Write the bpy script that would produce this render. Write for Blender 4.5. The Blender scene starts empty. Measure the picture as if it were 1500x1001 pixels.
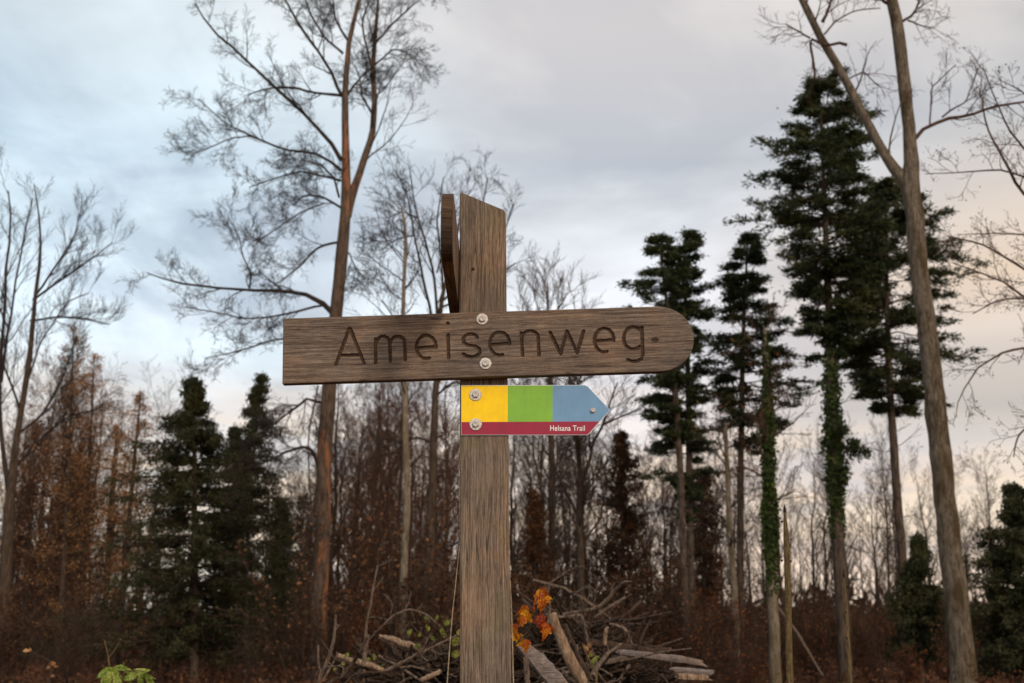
import bpy, math, random
import numpy as np
from mathutils import Vector

random.seed(7)
rng = np.random.default_rng(11)
scene = bpy.context.scene
COL = scene.collection

# ------------------------------------------------------------------ camera
F = 1667.0
PITCH = math.atan(400.0 / F)
CP, SP = math.cos(PITCH), math.sin(PITCH)
EYE = 1.6


def P(px, py, Y):
    """world point seen at photo pixel (1500x1001) at ground distance Y"""
    a = (px - 750.0) / F
    b = (500.5 - py) / F
    t = Y / (CP - b * SP)
    return np.array([a * t, Y, EYE + t * (SP + b * CP)])


def mpp(py, Y):
    b = (500.5 - py) / F
    return Y / (CP - b * SP) / F


cam = bpy.data.cameras.new('camera')
camo = bpy.data.objects.new('camera', cam)
COL.objects.link(camo)
camo.location = (0, 0, EYE)
camo.rotation_euler = (math.pi / 2 + PITCH, 0, 0)
cam.sensor_width = 36
cam.lens = 36 * F / 1500
cam.clip_end = 20000
cam.clip_start = 0.05
cam.dof.use_dof = True
cam.dof.focus_distance = 2.55
cam.dof.aperture_fstop = 7.0
scene.camera = camo

# ------------------------------------------------------------------ helpers


def smoothstep(a, b, x):
    t = np.clip((x - a) / (b - a), 0, 1)
    return t * t * (3 - 2 * t)


def ground_z(x, y):
    r = np.sqrt(x * x + y * y)
    z = 0.10 * np.sin(x * 0.7 + 1.3) * np.cos(y * 0.55) + 0.05 * np.sin(x * 1.9 + y * 1.3)
    z = z * (1 - smoothstep(60, 200, r))
    z = z - 11.0 * smoothstep(48, 170, y)
    z = z + 24.0 * smoothstep(1300, 3200, y) * (0.75 + 0.35 * np.sin(x / 420.0 + 0.8) + 0.12 * np.sin(x / 170.0))
    z = z + 3.5 * smoothstep(260, 600, y) * smoothstep(-20, 120, x) * (1 - smoothstep(700, 1200, y))
    return z


def mesh_np(name, V, quads=None, tris=None, mats=(), midx=None, smooth=True):
    me = bpy.data.meshes.new(name)
    V = np.asarray(V, dtype=np.float32).reshape(-1, 3)
    nq = 0 if quads is None else len(quads)
    nt = 0 if tris is None else len(tris)
    me.vertices.add(len(V))
    me.vertices.foreach_set('co', V.ravel())
    loops = []
    starts = []
    if nq:
        q = np.asarray(quads, dtype=np.int32)
        loops.append(q.ravel())
        starts.append(np.arange(nq, dtype=np.int32) * 4)
    if nt:
        t = np.asarray(tris, dtype=np.int32)
        loops.append(t.ravel())
        starts.append(nq * 4 + np.arange(nt, dtype=np.int32) * 3)
    L = np.concatenate(loops)
    S = np.concatenate(starts)
    me.loops.add(len(L))
    me.loops.foreach_set('vertex_index', L)
    me.polygons.add(nq + nt)
    me.polygons.foreach_set('loop_start', S)
    me.polygons.foreach_set('use_smooth', np.full(nq + nt, smooth, dtype=bool))
    for m in mats:
        me.materials.append(m)
    if midx is not None:
        me.polygons.foreach_set('material_index', np.asarray(midx, dtype=np.int32))
    me.update(calc_edges=True)
    me.validate()
    return me


def link(name, me, parent=None, label=None, cat=None, group=None, kind=None, loc=None):
    o = bpy.data.objects.new(name, me)
    COL.objects.link(o)
    if parent is not None:
        o.parent = parent
    if loc is not None:
        o.location = loc
    tag(o, label, cat, group, kind)
    return o


def tag(o, label=None, cat=None, group=None, kind=None):
    if label:
        o['label'] = label
    if cat:
        o['category'] = cat
    if group:
        o['group'] = group
    if kind:
        o['kind'] = kind
    return o


def empty(name, loc, label, cat, group=None):
    o = bpy.data.objects.new(name, None)
    COL.objects.link(o)
    o.location = tuple(float(v) for v in loc)
    o.empty_display_size = 0.1
    return tag(o, label, cat, group)


def copy_thing(root, loc, rotz, scale, label=None, group=None):
    r = root.copy()
    COL.objects.link(r)
    r.location = loc
    r.rotation_euler = (0, 0, rotz)
    r.scale = (scale, scale, scale) if not hasattr(scale, '__len__') else scale
    if label:
        r['label'] = label
    if group:
        r['group'] = group
    for ch in list(root.children):
        c = ch.copy()
        COL.objects.link(c)
        c.parent = r
    return r


def norm(v):
    return v / np.maximum(np.linalg.norm(v, axis=-1, keepdims=True), 1e-9)


class Geo:
    """collects tubes and little faces, builds one mesh"""

    def __init__(self):
        self.V = []
        self.Q = []
        self.T = []
        self.n = 0

    def add(self, V, Q=None, T=None):
        V = np.asarray(V, dtype=np.float64).reshape(-1, 3)
        if Q is not None and len(Q):
            self.Q.append(np.asarray(Q, dtype=np.int64) + self.n)
        if T is not None and len(T):
            self.T.append(np.asarray(T, dtype=np.int64) + self.n)
        self.V.append(V)
        self.n += len(V)

    def tubes(self, Pp, R, n=3, rough=0.0, cap=False):
        Pp = np.asarray(Pp, float)
        R = np.asarray(R, float)
        if Pp.ndim == 2:
            Pp = Pp[None]
            R = R[None]
        M, K, _ = Pp.shape
        T = np.zeros_like(Pp)
        T[:, 1:-1] = Pp[:, 2:] - Pp[:, :-2]
        T[:, 0] = Pp[:, 1] - Pp[:, 0]
        T[:, -1] = Pp[:, -1] - Pp[:, -2]
        T = norm(T)
        chord = norm(Pp[:, -1] - Pp[:, 0])
        ref = np.where(np.abs(chord[:, 2:3]) > 0.8, np.array([[0.0, 1.0, 0.1]]), np.array([[0.05, 0.1, 1.0]]))
        ref = np.repeat(ref[:, None, :], K, 1)
        A = norm(np.cross(T, ref))
        B = np.cross(T, A)
        ang = np.arange(n) * 2 * math.pi / n
        ring = (A[:, :, None, :] * np.cos(ang)[None, None, :, None] + B[:, :, None, :] * np.sin(ang)[None, None, :, None])
        rr = R[:, :, None, None]
        if rough:
            rr = rr * (1 + rough * rng.standard_normal((M, K, n, 1)))
        V = Pp[:, :, None, :] + ring * rr
        m = np.arange(M)[:, None, None] * K * n
        k = np.arange(K - 1)[None, :, None] * n
        i = np.arange(n)[None, None, :]
        j = (i + 1) % n
        Q = np.stack([m + k + i, m + k + j, m + k + n + j, m + k + n + i], -1).reshape(-1, 4)
        self.add(V.reshape(-1, 3), Q)
        if cap:
            off = self.n
            for mm in range(M):
                for kk in (0, K - 1):
                    base = V[mm, kk]
                    c = base.mean(0)
                    vv = np.vstack([base, c[None]])
                    tr = [(a, (a + 1) % n, n) if kk else ((a + 1) % n, a, n) for a in range(n)]
                    self.add(vv, T=tr)

    def cards(self, C, D, L, W, jitter=0.5):
        """small rhombic leaf faces centred at C pointing along D"""
        N = len(C)
        D = norm(D + jitter * rng.standard_normal((N, 3)))
        S = norm(np.cross(D, rng.standard_normal((N, 3))))
        L = np.broadcast_to(L, (N,))[:, None] * rng.uniform(0.6, 1.25, (N, 1))
        W = np.broadcast_to(W, (N,))[:, None] * rng.uniform(0.6, 1.25, (N, 1))
        V = np.stack([C - D * L * 0.5, C + S * W * 0.5 - D * L * 0.1, C + D * L * 0.5, C - S * W * 0.5 - D * L * 0.1], 1)
        Q = np.arange(N * 4).reshape(N, 4)
        self.add(V.reshape(-1, 3), Q)

    def mesh(self, name, mat, origin=(0, 0, 0), smooth=True):
        V = np.concatenate(self.V) - np.asarray(origin)
        Q = np.concatenate(self.Q) if self.Q else None
        T = np.concatenate(self.T) if self.T else None
        return mesh_np(name, V, Q, T, [mat], smooth=smooth)


def resample(pts, K):
    pts = np.asarray(pts, float)
    d = np.concatenate([[0], np.cumsum(np.linalg.norm(np.diff(pts[:, :3], axis=0), axis=1))])
    # catmull-rom like smoothing through dense linear resample then blur
    t = np.linspace(0, d[-1], K * 4)
    out = np.stack([np.interp(t, d, pts[:, i]) for i in range(pts.shape[1])], 1)
    ker = np.array([1, 2, 3, 2, 1.0])
    ker /= ker.sum()
    for _ in range(2):
        pad = np.vstack([2 * out[0] - out[2:0:-1], out, 2 * out[-1] - out[-2:-4:-1]])
        out = np.stack([np.convolve(pad[:, i], ker, 'valid') for i in range(out.shape[1])], 1)
    idx = np.linspace(0, len(out) - 1, K).round().astype(int)
    return out[idx]


def grow(PP, R, n, t0, t1, ang, lr, up=0.1, wig=0.15, K=5, rmin=0.003, rr=0.55, curve=0.05, lmin=0.0, lconst=None, rcap=None, taper=0.25):
    """children of every polyline in PP (M,K,3)"""
    M, KP, _ = PP.shape
    t = t0 + (t1 - t0) * (np.arange(n)[None, :] + rng.uniform(0, 1, (M, n))) / n
    f = t * (KP - 1)
    i0 = np.clip(f.astype(int), 0, KP - 2)
    fr = (f - i0)[..., None]
    mi = np.arange(M)[:, None]
    a = PP[mi, i0]
    b = PP[mi, i0 + 1]
    pos = a + (b - a) * fr
    T = norm(b - a)
    r0 = (R[mi, i0] * (1 - fr[..., 0]) + R[mi, i0 + 1] * fr[..., 0]) * rr
    plen = np.linalg.norm(np.diff(PP, axis=1), axis=2).sum(1)[:, None]
    if lconst is None:
        ln = plen * lr * (1.15 - 0.75 * t) * rng.uniform(0.55, 1.25, (M, n))
    else:
        ln = lconst * rng.uniform(0.55, 1.25, (M, n)) * np.ones((M, n))
    ln = np.maximum(ln, lmin)
    rnd = rng.standard_normal((M, n, 3))
    S = norm(np.cross(T, rnd))
    an = ang * rng.uniform(0.7, 1.3, (M, n, 1))
    D = norm(T * np.cos(an) + S * np.sin(an) + np.array([0, 0, up]))
    pts = [pos]
    cur = pos
    step = ln[..., None] / (K - 1)
    for k in range(K - 1):
        cur = cur + D * step
        pts.append(cur)
        D = norm(D + wig * rng.standard_normal(D.shape) + np.array([0, 0, curve]))
    C = np.stack(pts, 2).reshape(M * n, K, 3)
    if rcap is not None:
        r0 = np.minimum(r0, rcap)
    prof = np.linspace(1, taper, K)[None, None, :]
    RR = np.maximum(r0[..., None] * prof, rmin).reshape(M * n, K)
    return C, RR


def pts_on(PP, n, t0=0.2, t1=1.0):
    M, K, _ = PP.shape
    t = rng.uniform(t0, t1, (M, n)) * (K - 1) * 0.9999
    i0 = t.astype(int)
    i0 = np.clip(i0, 0, K - 2)
    fr = (t - i0)[..., None]
    mi = np.arange(M)[:, None]
    a = PP[mi, i0]
    b = PP[mi, i0 + 1]
    return (a + (b - a) * fr).reshape(-1, 3), norm(b - a).reshape(-1, 3)


# ------------------------------------------------------------------ materials

def new_mat(name):
    m = bpy.data.materials.new(name)
    m.use_nodes = True
    nt = m.node_tree
    b = nt.nodes['Principled BSDF']
    return m, nt, b


def ramp(nt, stops):
    r = nt.nodes.new('ShaderNodeValToRGB')
    e = r.color_ramp.elements
    while len(e) < len(stops):
        e.new(0.5)
    for el, (p, c) in zip(e, stops):
        el.position = p
        el.color = (*c, 1) if len(c) == 3 else c
    return r


def noise_node(nt, vec, scale, detail=4, rough=0.55, dist=0.0):
    n = nt.nodes.new('ShaderNodeTexNoise')
    n.inputs['Scale'].default_value = scale
    n.inputs['Detail'].default_value = detail
    n.inputs['Roughness'].default_value = rough
    n.inputs['Distortion'].default_value = dist
    if vec is not None:
        nt.links.new(vec, n.inputs['Vector'])
    return n


def mapping(nt, vec, scale=(1, 1, 1), loc=(0, 0, 0), rot=(0, 0, 0)):
    m = nt.nodes.new('ShaderNodeMapping')
    m.inputs['Scale'].default_value = scale
    m.inputs['Location'].default_value = loc
    m.inputs['Rotation'].default_value = rot
    nt.links.new(vec, m.inputs['Vector'])
    return m.outputs[0]


def mixc(nt, f, a, b, mode='MIX'):
    m = nt.nodes.new('ShaderNodeMix')
    m.data_type = 'RGBA'
    m.blend_type = mode
    for sock, v in ((m.inputs[0], f), (m.inputs[6], a), (m.inputs[7], b)):
        if hasattr(v, 'links') or isinstance(v, bpy.types.NodeSocket):
            nt.links.new(v, sock)
        elif isinstance(v, (int, float)):
            sock.default_value = v
        else:
            sock.default_value = (*v, 1)
    return m.outputs[2]


def bump(nt, bsdf, h, strength=0.5, dist=0.01):
    b = nt.nodes.new('ShaderNodeBump')
    b.inputs['Strength'].default_value = strength
    b.inputs['Distance'].default_value = dist
    nt.links.new(h, b.inputs['Height'])
    nt.links.new(b.outputs[0], bsdf.inputs['Normal'])


def wood_mat(name, grain='x', dark=(0.095, 0.066, 0.048), mid=(0.175, 0.126, 0.091), light=(0.30, 0.23, 0.17), bumpd=0.0012, moss=0.0, tone=1.0):
    m, nt, b = new_mat(name)
    tc = nt.nodes.new('ShaderNodeTexCoord').outputs['Object']
    sc = {'x': (9.0, 330, 330), 'z': (380, 380, 9.0), 'y': (330, 9, 330)}[grain]
    sc2 = {'x': (45, 700, 700), 'z': (700, 700, 60), 'y': (700, 45, 700)}[grain]
    sc3 = {'x': (2.4, 90, 90), 'z': (110, 110, 2.6), 'y': (40, 1.6, 40)}[grain]
    warp = noise_node(nt, tc, 7.0, 2)
    wv = nt.nodes.new('ShaderNodeVectorMath')
    wv.operation = 'MULTIPLY_ADD'
    nt.links.new(warp.outputs['Color'], wv.inputs[0])
    wv.inputs[1].default_value = (0.008, 0.008, 0.008)
    nt.links.new(tc, wv.inputs[2])
    v = wv.outputs[0]
    g1 = noise_node(nt, mapping(nt, v, sc), 1.0, 4, 0.6)
    g2 = noise_node(nt, mapping(nt, v, sc2), 1.0, 3, 0.7)
    g3 = noise_node(nt, mapping(nt, v, sc3), 1.0, 3, 0.5)
    r1 = ramp(nt, [(0.30, dark), (0.47, mid), (0.76, light)])
    nt.links.new(g1.outputs[0], r1.inputs[0])
    r2 = ramp(nt, [(0.32, (0.35, 0.33, 0.31)), (0.52, (0.95, 0.95, 0.95)), (0.72, (1.35, 1.32, 1.28))])
    nt.links.new(g2.outputs[0], r2.inputs[0])
    c = mixc(nt, 0.65, r1.outputs[0], r2.outputs[0], 'MULTIPLY')
    r3 = ramp(nt, [(0.3, (0.74, 0.70, 0.69)), (0.5, (1.0, 0.99, 0.98)), (0.7, (1.16, 1.12, 1.06))])
    nt.links.new(g3.outputs[0], r3.inputs[0])
    c = mixc(nt, 0.9, c, r3.outputs[0], 'MULTIPLY')
    big = noise_node(nt, tc, 5.0, 4, 0.6)
    r4 = ramp(nt, [(0.36, (0.70, 0.76, 0.83)), (0.5, (0.98, 0.97, 0.95)), (0.63, (1.26, 1.12, 0.98))])
    nt.links.new(big.outputs[0], r4.inputs[0])
    c = mixc(nt, 0.9, c, r4.outputs[0], 'MULTIPLY')
    if moss:
        sep = nt.nodes.new('ShaderNodeSeparateXYZ')
        nt.links.new(tc, sep.inputs[0])
        mn = noise_node(nt, tc, 16, 4)
        mr = ramp(nt, [(0.52, (0, 0, 0)), (0.70, (moss, moss, moss))])
        nt.links.new(mn.outputs[0], mr.inputs[0])
        c = mixc(nt, mr.outputs[0], c, (0.12, 0.115, 0.035))
    fz = noise_node(nt, tc, 520, 2, 0.6)
    rz_ = ramp(nt, [(0.36, (0.72, 0.71, 0.70)), (0.62, (1.2, 1.2, 1.2))])
    nt.links.new(fz.outputs[0], rz_.inputs[0])
    c = mixc(nt, 0.8, c, rz_.outputs[0], 'MULTIPLY')
    sc4 = {'x': (2.2, 55, 55), 'z': (55, 55, 1.8), 'y': (55, 2.2, 55)}[grain]
    ck = noise_node(nt, mapping(nt, v, sc4, (3.3, 1.7, 5.1)), 1.0, 1, 0.4)
    ckr = ramp(nt, [(0.478, (0, 0, 0)), (0.494, (0.75, 0.75, 0.75)), (0.503, (0.75, 0.75, 0.75)), (0.519, (0, 0, 0))])
    nt.links.new(ck.outputs[0], ckr.inputs[0])
    ckm = noise_node(nt, tc, 9.0, 2, 0.5)
    ckmr = ramp(nt, [(0.50, (0, 0, 0)), (0.60, (1, 1, 1))])
    nt.links.new(ckm.outputs[0], ckmr.inputs[0])
    cf = nt.nodes.new('ShaderNodeMath')
    cf.operation = 'MULTIPLY'
    nt.links.new(ckr.outputs[0], cf.inputs[0])
    nt.links.new(ckmr.outputs[0], cf.inputs[1])
    c = mixc(nt, cf.outputs[0], c, (0.03, 0.02, 0.014))
    c = mixc(nt, 1.0, c, (0.90, 0.91, 0.95), 'MULTIPLY')
    nt.links.new(c, b.inputs['Base Color'])
    b.inputs['Roughness'].default_value = 0.88
    b.inputs['Specular IOR Level'].default_value = 0.25
    add = nt.nodes.new('ShaderNodeMath')
    add.operation = 'MULTIPLY_ADD'
    nt.links.new(g2.outputs[0], add.inputs[0])
    add.inputs[1].default_value = 0.7
    nt.links.new(g1.outputs[0], add.inputs[2])
    bump(nt, b, add.outputs[0], 0.9, bumpd)
    return m


def bark_mat(name, dark, light, patch=None, patch_amt=0.5, moss=None, scale=1.0, moss_amt=0.5):
    m, nt, b = new_mat(name)
    tc = nt.nodes.new('ShaderNodeTexCoord').outputs['Object']
    g = noise_node(nt, mapping(nt, tc, (9 * scale, 9 * scale, 2.0 * scale)), 1.0, 5, 0.65, 0.4)
    r = ramp(nt, [(0.33, dark), (0.68, light)])
    nt.links.new(g.outputs[0], r.inputs[0])
    c = r.outputs[0]
    f = noise_node(nt, mapping(nt, tc, (30 * scale, 30 * scale, 9 * scale)), 1.0, 4, 0.6)
    rf = ramp(nt, [(0.3, (0.6, 0.6, 0.6)), (0.65, (1.25, 1.25, 1.25))])
    nt.links.new(f.outputs[0], rf.inputs[0])
    c = mixc(nt, 0.8, c, rf.outputs[0], 'MULTIPLY')
    if patch:
        pn = noise_node(nt, mapping(nt, tc, (3.2, 3.2, 0.6), (3, 1, 2)), 1.0, 6, 0.7)
        pr = ramp(nt, [(0.555, (0, 0, 0)), (0.60, (patch_amt,) * 3)])
        nt.links.new(pn.outputs[0], pr.inputs[0])
        c = mixc(nt, pr.outputs[0], c, patch)
    if moss:
        pn = noise_node(nt, mapping(nt, tc, (3.4, 3.4, 1.1), (7, 4, 1)), 1.0, 7, 0.75)
        pr = ramp(nt, [(0.48, (0, 0, 0)), (0.60, (moss_amt,) * 3)])
        nt.links.new(pn.outputs[0], pr.inputs[0])
        c = mixc(nt, pr.outputs[0], c, moss)
    nt.links.new(c, b.inputs['Base Color'])
    b.inputs['Roughness'].default_value = 0.95
    b.inputs['Specular IOR Level'].default_value = 0.15
    bump(nt, b, g.outputs[0], 0.8, 0.04)
    return m


def leaf_mat(name, c1, c2, c3=None, scale=0.9, trans=0.25, rough=0.7):
    m, nt, b = new_mat(name)
    tc = nt.nodes.new('ShaderNodeTexCoord').outputs['Object']
    n = noise_node(nt, tc, scale, 3, 0.6)
    n2 = noise_node(nt, tc, scale * 9, 2, 0.6)
    ma = nt.nodes.new('ShaderNodeMath')
    ma.operation = 'MULTIPLY_ADD'
    nt.links.new(n2.outputs[0], ma.inputs[0])
    ma.inputs[1].default_value = 0.6
    mb = nt.nodes.new('ShaderNodeMath')
    mb.operation = 'MULTIPLY'
    nt.links.new(n.outputs[0], mb.inputs[0])
    mb.inputs[1].default_value = 0.5
    nt.links.new(mb.outputs[0], ma.inputs[2])
    st = [(0.40, c1), (0.66, c2)]
    if c3:
        st = [(0.40, c1), (0.56, c2), (0.68, c3)]
    r = ramp(nt, st)
    nt.links.new(ma.outputs[0], r.inputs[0])
    nt.links.new(r.outputs[0], b.inputs['Base Color'])
    b.inputs['Roughness'].default_value = rough
    b.inputs['Specular IOR Level'].default_value = 0.2
    tr = nt.nodes.new('ShaderNodeBsdfTranslucent')
    nt.links.new(r.outputs[0], tr.inputs[0])
    mx = nt.nodes.new('ShaderNodeMixShader')
    mx.inputs[0].default_value = trans
    out = nt.nodes['Material Output']
    nt.links.new(b.outputs[0], mx.inputs[1])
    nt.links.new(tr.outputs[0], mx.inputs[2])
    nt.links.new(mx.outputs[0], out.inputs[0])
    return m


def paint_mat(name, col, rough=0.5):
    m, nt, b = new_mat(name)
    tc = nt.nodes.new('ShaderNodeTexCoord').outputs['Object']
    n = noise_node(nt, tc, 28, 5, 0.7)
    r = ramp(nt, [(0.35, tuple(c * 0.90 for c in col)), (0.7, tuple(min(c * 1.05, 1) for c in col))])
    nt.links.new(n.outputs[0], r.inputs[0])
    gr = noise_node(nt, mapping(nt, tc, (60, 60, 9)), 1.0, 5, 0.7)
    grr = ramp(nt, [(0.52, (1, 1, 1)), (0.70, (0.74, 0.72, 0.68))])
    nt.links.new(gr.outputs[0], grr.inputs[0])
    sp = noise_node(nt, tc, 420, 2, 0.5)
    sr = ramp(nt, [(0.72, (0, 0, 0)), (0.80, (0.35, 0.35, 0.35))])
    nt.links.new(sp.outputs[0], sr.inputs[0])
    c = mixc(nt, sr.outputs[0], mixc(nt, 0.3, r.outputs[0], grr.outputs[0], 'MULTIPLY'), tuple(c * 0.35 for c in col))
    nt.links.new(c, b.inputs['Base Color'])
    rr = ramp(nt, [(0.3, (rough - 0.08,) * 3), (0.7, (rough + 0.12,) * 3)])
    nt.links.new(n.outputs[0], rr.inputs[0])
    nt.links.new(rr.outputs[0], b.inputs['Roughness'])
    b.inputs['Specular IOR Level'].default_value = 0.3
    return m


M = {}
M['board'] = wood_mat('board_wood', 'x')
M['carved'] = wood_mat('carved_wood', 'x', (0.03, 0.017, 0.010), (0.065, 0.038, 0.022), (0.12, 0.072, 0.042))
M['post'] = wood_mat('post_wood', 'z', (0.075, 0.050, 0.033), (0.19, 0.136, 0.094), (0.35, 0.265, 0.19), moss=0.3)
M['endgrain'] = wood_mat('end_wood', 'x', (0.02, 0.012, 0.007), (0.060, 0.038, 0.022), (0.14, 0.092, 0.056), bumpd=0.002)
M['sideboard'] = wood_mat('side_board_wood', 'y', (0.06, 0.035, 0.02), (0.17, 0.105, 0.062), (0.30, 0.20, 0.13))
M['yellow'] = paint_mat('yellow_paint', (0.95, 0.60, 0.0))
M['green'] = paint_mat('green_paint', (0.22, 0.44, 0.045))
M['blue'] = paint_mat('blue_paint', (0.16, 0.30, 0.46))
M['crimson'] = paint_mat('crimson_paint', (0.31, 0.018, 0.045))
M['white'] = paint_mat('white_print', (0.82, 0.80, 0.76))
m, nt, b = new_mat('galvanised_steel')
tcx = nt.nodes.new('ShaderNodeTexCoord').outputs['Object']
nn = noise_node(nt, tcx, 260, 4, 0.7)
rr_ = ramp(nt, [(0.3, (0.30, 0.26, 0.22)), (0.65, (0.68, 0.62, 0.56))])
nt.links.new(nn.outputs[0], rr_.inputs[0])
nt.links.new(rr_.outputs[0], b.inputs['Base Color'])
b.inputs['Metallic'].default_value = 0.55
b.inputs['Roughness'].default_value = 0.5
bump(nt, b, nn.outputs[0], 0.3, 0.0004)
M['steel'] = m
m, nt, b = new_mat('bare_aluminium')
b.inputs['Base Color'].default_value = (0.6, 0.6, 0.6, 1)
b.inputs['Metallic'].default_value = 0.9
b.inputs['Roughness'].default_value = 0.45
M['alu'] = m
m, nt, b = new_mat('rusty_nail')
b.inputs['Base Color'].default_value = (0.05, 0.025, 0.012, 1)
b.inputs['Roughness'].default_value = 0.8
M['rust'] = m

M['bark_big_left'] = bark_mat('bark_reddish', (0.038, 0.026, 0.019), (0.14, 0.093, 0.064), patch=(0.30, 0.11, 0.045), patch_amt=0.6, scale=1.6)
M['bark_beech'] = bark_mat('bark_beech', (0.045, 0.034, 0.024), (0.20, 0.155, 0.11), moss=(0.045, 0.028, 0.010), scale=2.4, moss_amt=0.85)
M['bark_brown'] = bark_mat('bark_brown', (0.028, 0.019, 0.013), (0.095, 0.063, 0.043), scale=1.6)
M['bark_pale'] = bark_mat('bark_pale', (0.09, 0.068, 0.045), (0.27, 0.21, 0.15), moss=(0.08, 0.055, 0.02), scale=2.0)
M['bark_conifer'] = bark_mat('bark_conifer', (0.028, 0.020, 0.015), (0.12, 0.083, 0.060), scale=1.6)
M['twig'] = bark_mat('twig_bark', (0.018, 0.013, 0.011), (0.055, 0.040, 0.032), scale=0.5)
M['twig_warm'] = bark_mat('twig_bark_warm', (0.034, 0.018, 0.012), (0.11, 0.058, 0.036), scale=0.5)
M['twig_dark'] = bark_mat('twig_bark_dark', (0.022, 0.014, 0.010), (0.075, 0.046, 0.031), scale=0.5)
M['fir'] = leaf_mat('fir_needles', (0.010, 0.015, 0.008), (0.034, 0.046, 0.017), (0.10, 0.10, 0.032), 1.3)
M['spruce'] = leaf_mat('spruce_needles', (0.010, 0.013, 0.005), (0.030, 0.034, 0.011), (0.075, 0.066, 0.020), 1.1)
M['larch'] = leaf_mat('larch_needles', (0.12, 0.056, 0.022), (0.32, 0.155, 0.060), (0.52, 0.28, 0.115), 0.8)
M['rust_leaf'] = leaf_mat('rusty_leaves', (0.05, 0.016, 0.007), (0.14, 0.042, 0.014), (0.26, 0.085, 0.024), 0.8)
M['brown_leaf'] = leaf_mat('brown_leaves', (0.045, 0.020, 0.010), (0.135, 0.060, 0.026), (0.26, 0.115, 0.047), 0.8)
M['dark_brown_leaf'] = leaf_mat('dark_brown_leaves', (0.030, 0.015, 0.008), (0.085, 0.040, 0.018), (0.18, 0.075, 0.027), 0.8)
M['litter_leaf'] = leaf_mat('litter_leaves', (0.030, 0.014, 0.008), (0.075, 0.030, 0.014), (0.15, 0.06, 0.022), 0.8)
M['ivy'] = leaf_mat('ivy_leaves', (0.012, 0.018, 0.006), (0.040, 0.060, 0.012), (0.09, 0.115, 0.025), 2.0)
M['green_leaf'] = leaf_mat('green_leaves', (0.06, 0.09, 0.015), (0.20, 0.25, 0.035), (0.40, 0.42, 0.12), 14.0, 0.3)
M['orange_leaf'] = leaf_mat('orange_leaves', (0.16, 0.022, 0.012), (0.42, 0.085, 0.012), (0.66, 0.27, 0.015), 30.0, 0.35, 0.45)
M['red_leaf'] = leaf_mat('dark_red_leaves', (0.09, 0.012, 0.008), (0.24, 0.035, 0.012), (0.42, 0.10, 0.015), 30.0, 0.35, 0.45)
M['yellow_leaf'] = leaf_mat('yellow_leaves', (0.42, 0.09, 0.01), (0.68, 0.28, 0.012), (0.80, 0.50, 0.03), 30.0, 0.35, 0.45)
M['olive_leaf'] = leaf_mat('olive_leaves', (0.035, 0.038, 0.010), (0.11, 0.12, 0.022), (0.26, 0.22, 0.04), 12.0, 0.3)
M['stick'] = bark_mat('dead_stick', (0.06, 0.040, 0.028), (0.26, 0.185, 0.135), scale=9)
M['stick_dark'] = bark_mat('dark_stick', (0.035, 0.022, 0.015), (0.11, 0.07, 0.048), scale=6)
M['peeled'] = bark_mat('peeled_log', (0.13, 0.078, 0.046), (0.40, 0.27, 0.175), patch=(0.07, 0.045, 0.03), scale=5)
M['grey_wood'] = wood_mat('grey_split_wood', 'x', (0.07, 0.055, 0.05), (0.20, 0.16, 0.14), (0.36, 0.31, 0.27))
M['straw'] = bark_mat('dry_stalk', (0.36, 0.25, 0.14), (0.62, 0.48, 0.31), scale=20)
M['sapling'] = bark_mat('sapling_bark', (0.10, 0.065, 0.028), (0.24, 0.165, 0.075), scale=14)
M['bud'] = bark_mat('dark_buds', (0.02, 0.012, 0.01), (0.06, 0.035, 0.025), scale=20)

# ------------------------------------------------------------------ ground
m, nt, b = new_mat('leaf_litter')
tc = nt.nodes.new('ShaderNodeTexCoord').outputs['Object']
n1 = noise_node(nt, tc, 2.2, 6, 0.7)
n2 = noise_node(nt, tc, 0.12, 4, 0.6)
r1 = ramp(nt, [(0.32, (0.030, 0.016, 0.010)), (0.52, (0.085, 0.040, 0.022)), (0.72, (0.17, 0.085, 0.040))])
nt.links.new(n1.outputs[0], r1.inputs[0])
r2 = ramp(nt, [(0.4, (0.75, 0.78, 0.7)), (0.6, (1.2, 1.0, 0.9))])
nt.links.new(n2.outputs[0], r2.inputs[0])
c = mixc(nt, 1.0, r1.outputs[0], r2.outputs[0], 'MULTIPLY')
nt.links.new(c, b.inputs['Base Color'])
b.inputs['Roughness'].default_value = 1.0
b.inputs['Specular IOR Level'].default_value = 0.05
bump(nt, b, n1.outputs[0], 0.8, 0.06)
M['ground'] = m

gx = np.sinh(np.linspace(-6.6, 6.6, 170)) * 6.0
gy = np.concatenate([np.linspace(-60, 0, 20), np.sinh(np.linspace(0.03, 6.9, 190)) * 6.0])
GX, GY = np.meshgrid(gx, gy)
GZ = ground_z(GX, GY)
V = np.stack([GX, GY, GZ], -1).reshape(-1, 3)
ny, nx = GX.shape
idx = np.arange(ny * nx).reshape(ny, nx)
Q = np.stack([idx[:-1, :-1], idx[:-1, 1:], idx[1:, 1:], idx[1:, :-1]], -1).reshape(-1, 4)
link('ground', mesh_np('ground', V, Q, mats=[M['ground']]), kind='structure')

# ------------------------------------------------------------------ signpost
YF = 2.5           # front face of the post
TH = 0.025         # board thickness
base_px = P(711.5, 1001, YF)
post_root = empty('wooden_signpost', (P(712, 1001, YF)[0] + 0.0, YF + 0.05, float(ground_z(0.0, 2.5))),
                  'weathered wooden trail signpost with carved board and small coloured arrow plate', 'signpost')
pr_loc = np.array(post_root.location)


def extrap(pa, pb, z):
    s = (z - pb[2]) / (pa[2] - pb[2])
    return pb + (pa - pb) * s


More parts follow.
